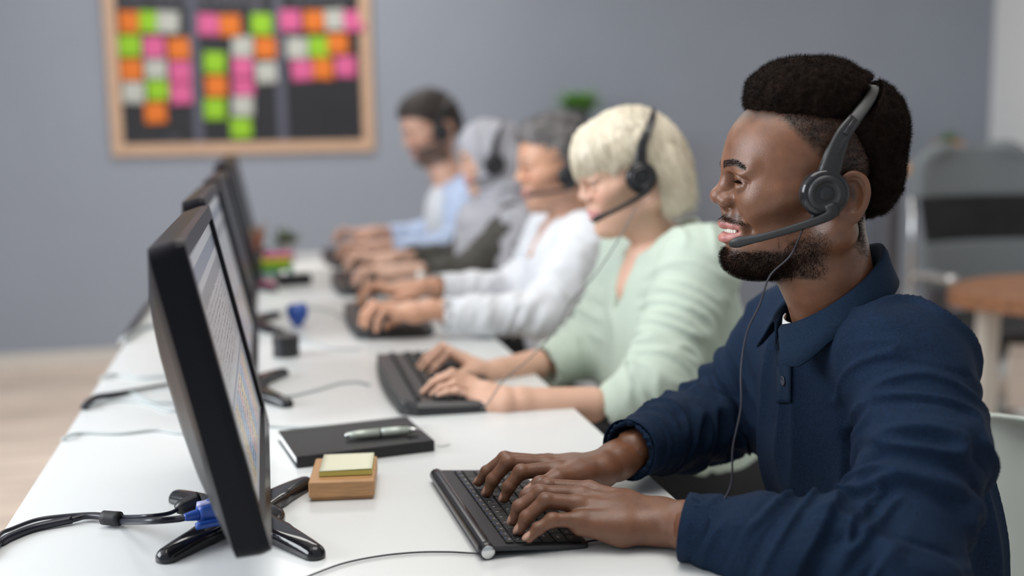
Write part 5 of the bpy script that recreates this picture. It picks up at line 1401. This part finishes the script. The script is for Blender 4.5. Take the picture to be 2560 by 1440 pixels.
# ---- blond typist in pale green
skin2 = mat('fair_skin', SKL, .5, attr=True, sss=.10, noise=(20, .05), bump=(300, .1))
frW = nose_frame(1443, 496, 2.03, 2, 16, .90)
mint = mat('pale_green_blouse', (.50, .585, .50), .75, spec=.3, bump=(500, .2))
W1 = {'nx': .018, 'skin': SKL, 'lip': (.64, .28, .26), 'w': 70, 'nose': -5, 'slit': 4.4, 'gap': 0, 'upper': 4.2, 'lower': 5.2, 'handk': .82, 'neckr': [.044, .045, .050]}
wo, hfW, midW = sitter('blond woman in pale green blouse typing, second person from the camera', 1.94, frW, W1, (.715, 1.955, .960), (.735, 1.83, .940), (.72, 2.11, .93), (.625, 1.735, .760), (.62, 2.07, .765),
    aty(1556, 1012, 1.755), aty(1392, 905, 2.04), aty(1275, 1003, 1.755), aty(1225, 930, 1.985), skin2, face_tint((.40, .27, .16), (.68, .30, .22), None, .4), r_arm=(.066, .062, .047), m_shirt=mint, k=.92, hyaw=(22, 6),
    cuffr=.036, vneck=[(.640, 1.95, .965), (.625, 1.94, .84)], hem=.57, foldamp=.008, seed=11, name='blouse', tors=(.115, .145), her=.026, iris=(.06, .10, .13), gaze=(0, -5), hands=(
    hand_px(aty(1262, 1000, 1.755), aty(1480, 1012, 1.755), {'p': ([(1182, 994), (1141, 977), (1117, 980), (1096, 988)], 1.768), 'r': ([(1178, 977), (1135, 959), (1102, 970), (1080, 986)], 1.786),
      'm': ([(1172, 962), (1120, 940), (1082, 957), (1057, 981)], 1.803), 'i': ([(1180, 952), (1130, 932), (1096, 946), (1074, 968)], 1.822)}, [(1235, 990, 1.785), (1200, 978, 1.812), (1160, 975, 1.828), (1130, 978, 1.834)], .027, .84),
    hand_px(aty(1214, 930, 1.975), aty(1340, 912, 2.03), {'i': ([(1170, 910), (1124, 882), (1088, 918), (1066, 948)], 1.957), 'm': ([(1162, 902), (1110, 870), (1070, 906), (1047, 934)], 1.976),
      'r': ([(1158, 895), (1104, 866), (1064, 894), (1045, 918)], 1.996), 'p': ([(1164, 893), (1120, 872), (1086, 888), (1068, 904)], 2.014)}, [(1196, 930, 1.955), (1160, 935, 1.935), (1130, 944, 1.925), (1108, 952, 1.925)], .027, .84)))
collar(mint, (.056, .060), .048, -.030, .018, (.010, 30, 12), 0, 'collar', 22, wo, np.array([.715, 1.955, .960]), 0)
def bob():
    f = Field()
    f.ell(sk((22, 0, 62)), sk((106, 84, 92)), .01); f.ell(sk((-26, 0, 20)), sk((72, 86, 92)), .02)
    f.ell(sk((88, 0, 84)), sk((42, 60, 50)), .02); f.ell(sk((98, 0, 66)), sk((38, 58, 44)), .012)
    for s in (-1, 1):
        f.ell(sk((-34, s*66, -22)), sk((42, 24, 70)), .015)
    f.ell(sk((94, 0, -10)), sk((70, 70, 60)), .006, 's')
    f.ell(sk((120, 0, -40)), sk((60, 90, 60)), .006, 's')
    for s in (-1, 1): f.ell(sk((46, s*76, -14)), sk((44, 36, 58)), .01, 's')
    f.ell(sk((0, 0, -110)), sk((60, 52, 90)), .012, 's')
    f.cut(sk((0, 0, -86)), (-.25, 0, -1), .006)
    return f
m_blond = mat('platinum_blond_hair', (.64, .57, .44), .42, spec=.5, noise=(30, .12, (1.5, 1, .16)), bump=(120, .5, (2, 2, .12)))
hair_shell(wo, frW, bob(), m_blond, .003, (.0022, .012), 'hair', (1.6, 1.6, .18), 9000, .022, .0004, (-.2, 0, -3.4), .12, .0004)

# ---- grey-haired man in white
skin3 = mat('tanned_skin', SKL, .45, attr=True, sss=.08, noise=(20, .06), bump=(300, .1))
SK3 = (.58, .31, .20)
frG = nose_frame(1289, 446, 2.68, 0, 8, .93)
white = mat('white_shirt_cotton', (.74, .76, .80), .75, spec=.3, bump=(500, .2))
G1 = {'skin': SK3, 'lip': (.48, .20, .16), 'w': 75, 'slit': 3.4, 'gap': 0, 'handk': .98}
gm, hfG, midG = sitter('grey-haired man in white shirt typing, third person from the camera', 2.64, frG, G1, (.730, 2.655, .950), (.725, 2.50, .920), (.73, 2.82, .92), (.585, 2.375, .775), (.62, 2.78, .770),
    (.375, 2.385, .785), (.40, 2.66, .802), (.340, 2.395, .798), (.355, 2.640, .812), skin3, face_tint((.16, .13, .12), (.58, .24, .16), ((.26, .20, .18), .25)), r_arm=(.060, .052, .038), m_shirt=white, hyaw=(6, 4), seed=21, cuffr=.034, her=.028, gaze=(0, -10),
    vneck=[(.655, 2.65, .955), (.640, 2.65, .88)], foldamp=.010)
collar(white, (.056, .062), .055, -.022, .034, (.028, 34, 18), 0, 'collar', 22, gm, np.array([.730, 2.655, .950]), 0)
m_grey_hair = mat('grey_hair', (.135, .125, .125), .6, noise=(26, .5, (1, 1, 1)), bump=(160, .9))
hair_shell(gm, frG, short_hair(10, 4, 12), m_grey_hair, .003, (.003, .010), n=4000, L=.015, w=.0004)

# ---- woman in a grey headscarf
skin4 = mat('light_skin', SKL, .5, attr=True, sss=.10, noise=(20, .05))
frH = nose_frame(1147, 426, 3.28, 2, 10, .88)
olive = mat('dark_olive_fabric', (.070, .066, .056), .85, bump=(400, .2)); scarf = mat('light_grey_scarf', (.40, .395, .43), .8, bump=(300, .25))
H1 = {'skin': (.62, .38, .28), 'lip': (.60, .22, .20), 'w': 71, 'nose': -4, 'slit': 3., 'gap': 0, 'handk': .9, 'neckr': [.044, .046, .05]}
hw_, hfH, midH = sitter('woman in light grey headscarf typing, fourth person from the camera', 3.28, frH, H1, (.69, 3.285, .940), (.69, 3.13, .905), (.69, 3.42, .905), (.55, 3.045, .790), (.56, 3.42, .77),
    (.425, 3.045, .792), (.42, 3.36, .80), (.375, 3.06, .800), (.37, 3.31, .81), skin4, face_tint((.06, .04, .03), (.66, .32, .24)), r_arm=(.056, .052, .040), m_shirt=olive, hyaw=(10, 4), seed=31, cuffr=.036, name='tunic', her=.026, hem=.48)
f = Field(); g = Field()
g.ell(sk((20, 0, 50)), sk((112, 88, 98)), .01); g.ell(sk((40, 0, -30)), sk((74, 76, 86)), .03); g.ell(sk((-20, 0, -20)), sk((78, 84, 95)), .03); g.ell(sk((-4, 0, -110)), sk((72, 84, 50)), .04)
V, F = g.mesh(.006)
f = Field(); hc = lambda x, y, z: to_w(frH, sk((x, y, z)))
S8 = .88/1000
f.ell(hc(20, 0, 52), np.array((110, 88, 96))*S8, .01); f.ell(hc(36, 0, -30), np.array((76, 76, 84))*S8, .03); f.ell(hc(-20, 0, -20), np.array((78, 84, 95))*S8, .03)
f.ell(hc(122, 0, 6), np.array((60, 56, 72))*S8, .010, 's')
nb_ = np.array((.69, 3.285, .94))
f.poly([hc(0, 0, -90), nb_+[-.02, 0, -.03]], [.070, .105], .04); f.poly([nb_+[-.01, 0, -.02], (.70, 3.13, .90), (.655, 3.06, .80)], [.07, .066, .060], .04); f.poly([nb_, (.70, 3.42, .90)], [.07, .062], .04)
f.ell((.665, 3.27, .83), (.12, .155, .13), .04); f.ell((.72, 3.25, .72), (.12, .15, .15), .05)
nk = Field(); nk.ell(hc(70, 0, 0), np.array((70, 52, 74))*S8); f.group(nk, .004, 's')
cloth(hw_, 'headscarf', f, .0045, scarf, [(hc(0, 0, -40), (.68, 3.2, .85), .09, .5)], .010, 35, .9)

# ---- dark-haired man in pale blue
frB = nose_frame(1010, 362, 3.98, -6, 20, 1.0)
pale = mat('pale_blue_cotton', (.50, .60, .80), .75, spec=.3, bump=(500, .2))
B1 = {'nx': .03, 'skin': (.58, .33, .24), 'lip': (.50, .22, .18), 'w': 75, 'slit': 2.2, 'gap': 0, 'handk': 1.05}
bm_, hfB, midB = sitter('bearded man in pale blue shirt typing, farthest person at the desk', 3.97, frB, B1, (.650, 3.97, .985), (.680, 3.80, .930), (.690, 4.14, .93), (.60, 3.72, .785), (.60, 4.13, .785),
    (.415, 3.72, .785), (.43, 4.05, .80), (.375, 3.725, .80), (.38, 4.02, .82), skin2, face_tint((.02, .013, .01), (.60, .28, .2), ((.030, .020, .016), .85)), r_arm=(.060, .052, .042), m_shirt=pale, hyaw=(4, 2), seed=41, cuffr=.038,
    vneck=[(.615, 3.96, .985), (.590, 3.96, .86)], foldamp=.010, her=.03)
collar(pale, (.056, .062), .055, -.022, .034, (.028, 34, 18), 0, 'collar', 22, bm_, np.array([.650, 3.97, .985]), 0)
f = Field(); f.ell((.605, 3.965, .86), (.055, .10, .13), .02); f.cut((0, 0, .73), (0, 0, -1), .01); V, F = f.mesh(.006); mesh('undershirt', V, F, white, bm_, off=np.array(bm_.location))
m_brown = mat('dark_brown_hair', (.028, .018, .014), .6, noise=(26, .3), bump=(160, .9))
hair_shell(bm_, frB, short_hair(12, 4, 16), m_brown, .0035, (.003, .012), n=3000, L=.016, w=.0006)

# ---- their headsets, seats and a watch
def hs_for(label, fr, cup, top, tip, w=.090, r=.030, topz=-.004, cable=None):
    c = loc_y(fr, cup[0], cup[1], w+.012); t = loc_y(fr, top[0], top[1], 0.); b = loc_y(fr, tip[0], tip[1], .050)
    return headset(label, fr, px=float(c[0]), pz=float(c[2]), w=w, r=r, top=(float(t[0]), float(t[2])+topz), tip=tuple(b), m1=m_black, m2=m_black, cable=cable)
hs_for('black call headset on the blond woman', frW, (1607, 446), (1622, 268), (1480, 553), w=.088, r=.030,
    cable=[('cable', [at(1588, 520, 1.90), at(1560, 575, 1.88), at(1520, 640, 1.85), at(1478, 700, 1.83), at(1425, 755, 1.82), at(1385, 830, 1.82), at(1320, 900, 1.82), at(1260, 950, 1.79), at(1222, 1005, 1.76), at(1205, 1022, 1.775)], .0012, m_gcord2)])
hs_for('black call headset on the grey-haired man', frG, (1427, 440), (1450, 290), (1315, 488))
hs_for('black call headset over the grey headscarf', frH, (1237, 412), (1253, 296), (1165, 462), w=.098, r=.034)
hs_for('black call headset on the man in pale blue', frB, (1104, 332), (1118, 236), (1040, 382))
wt = thing('wristwatch', 'shiny wristwatch on the left wrist of the headscarfed woman', 'watch', (.405, 3.05, .785)); 
V, F = glathe([(.0265, -.008), (.0285, -.008), (.0285, .008), (.0265, .008)], 28); V = V[:, [2, 0, 1]]; mesh('strap', V, F, m_chrome, wt)
V, F = glathe([(.015, 0), (.016, .003), (.015, .006)], 28, c=(0, 0, .0)); V = V[:, [0, 2, 1]]; V[:, 1] = -V[:, 1]-.0275; mesh('case', V, F, m_chrome, wt)
V, F = glathe([(.013, .006), (.013, .0065)], 28); V = V[:, [0, 2, 1]]; V[:, 1] = -V[:, 1]-.0275; mesh('dial', V, F, m_paper, wt)
for y_, lab in ((1.94, 'white shell chair of the blond woman, partly behind the man in navy'), (2.64, 'white shell chair of the grey-haired man'), (3.28, 'white shell chair of the woman in the headscarf'), (3.97, 'white shell chair of the man in pale blue')):
    o = copy_tree(ch0); o.location = (.79, y_, 0); o['label'] = lab
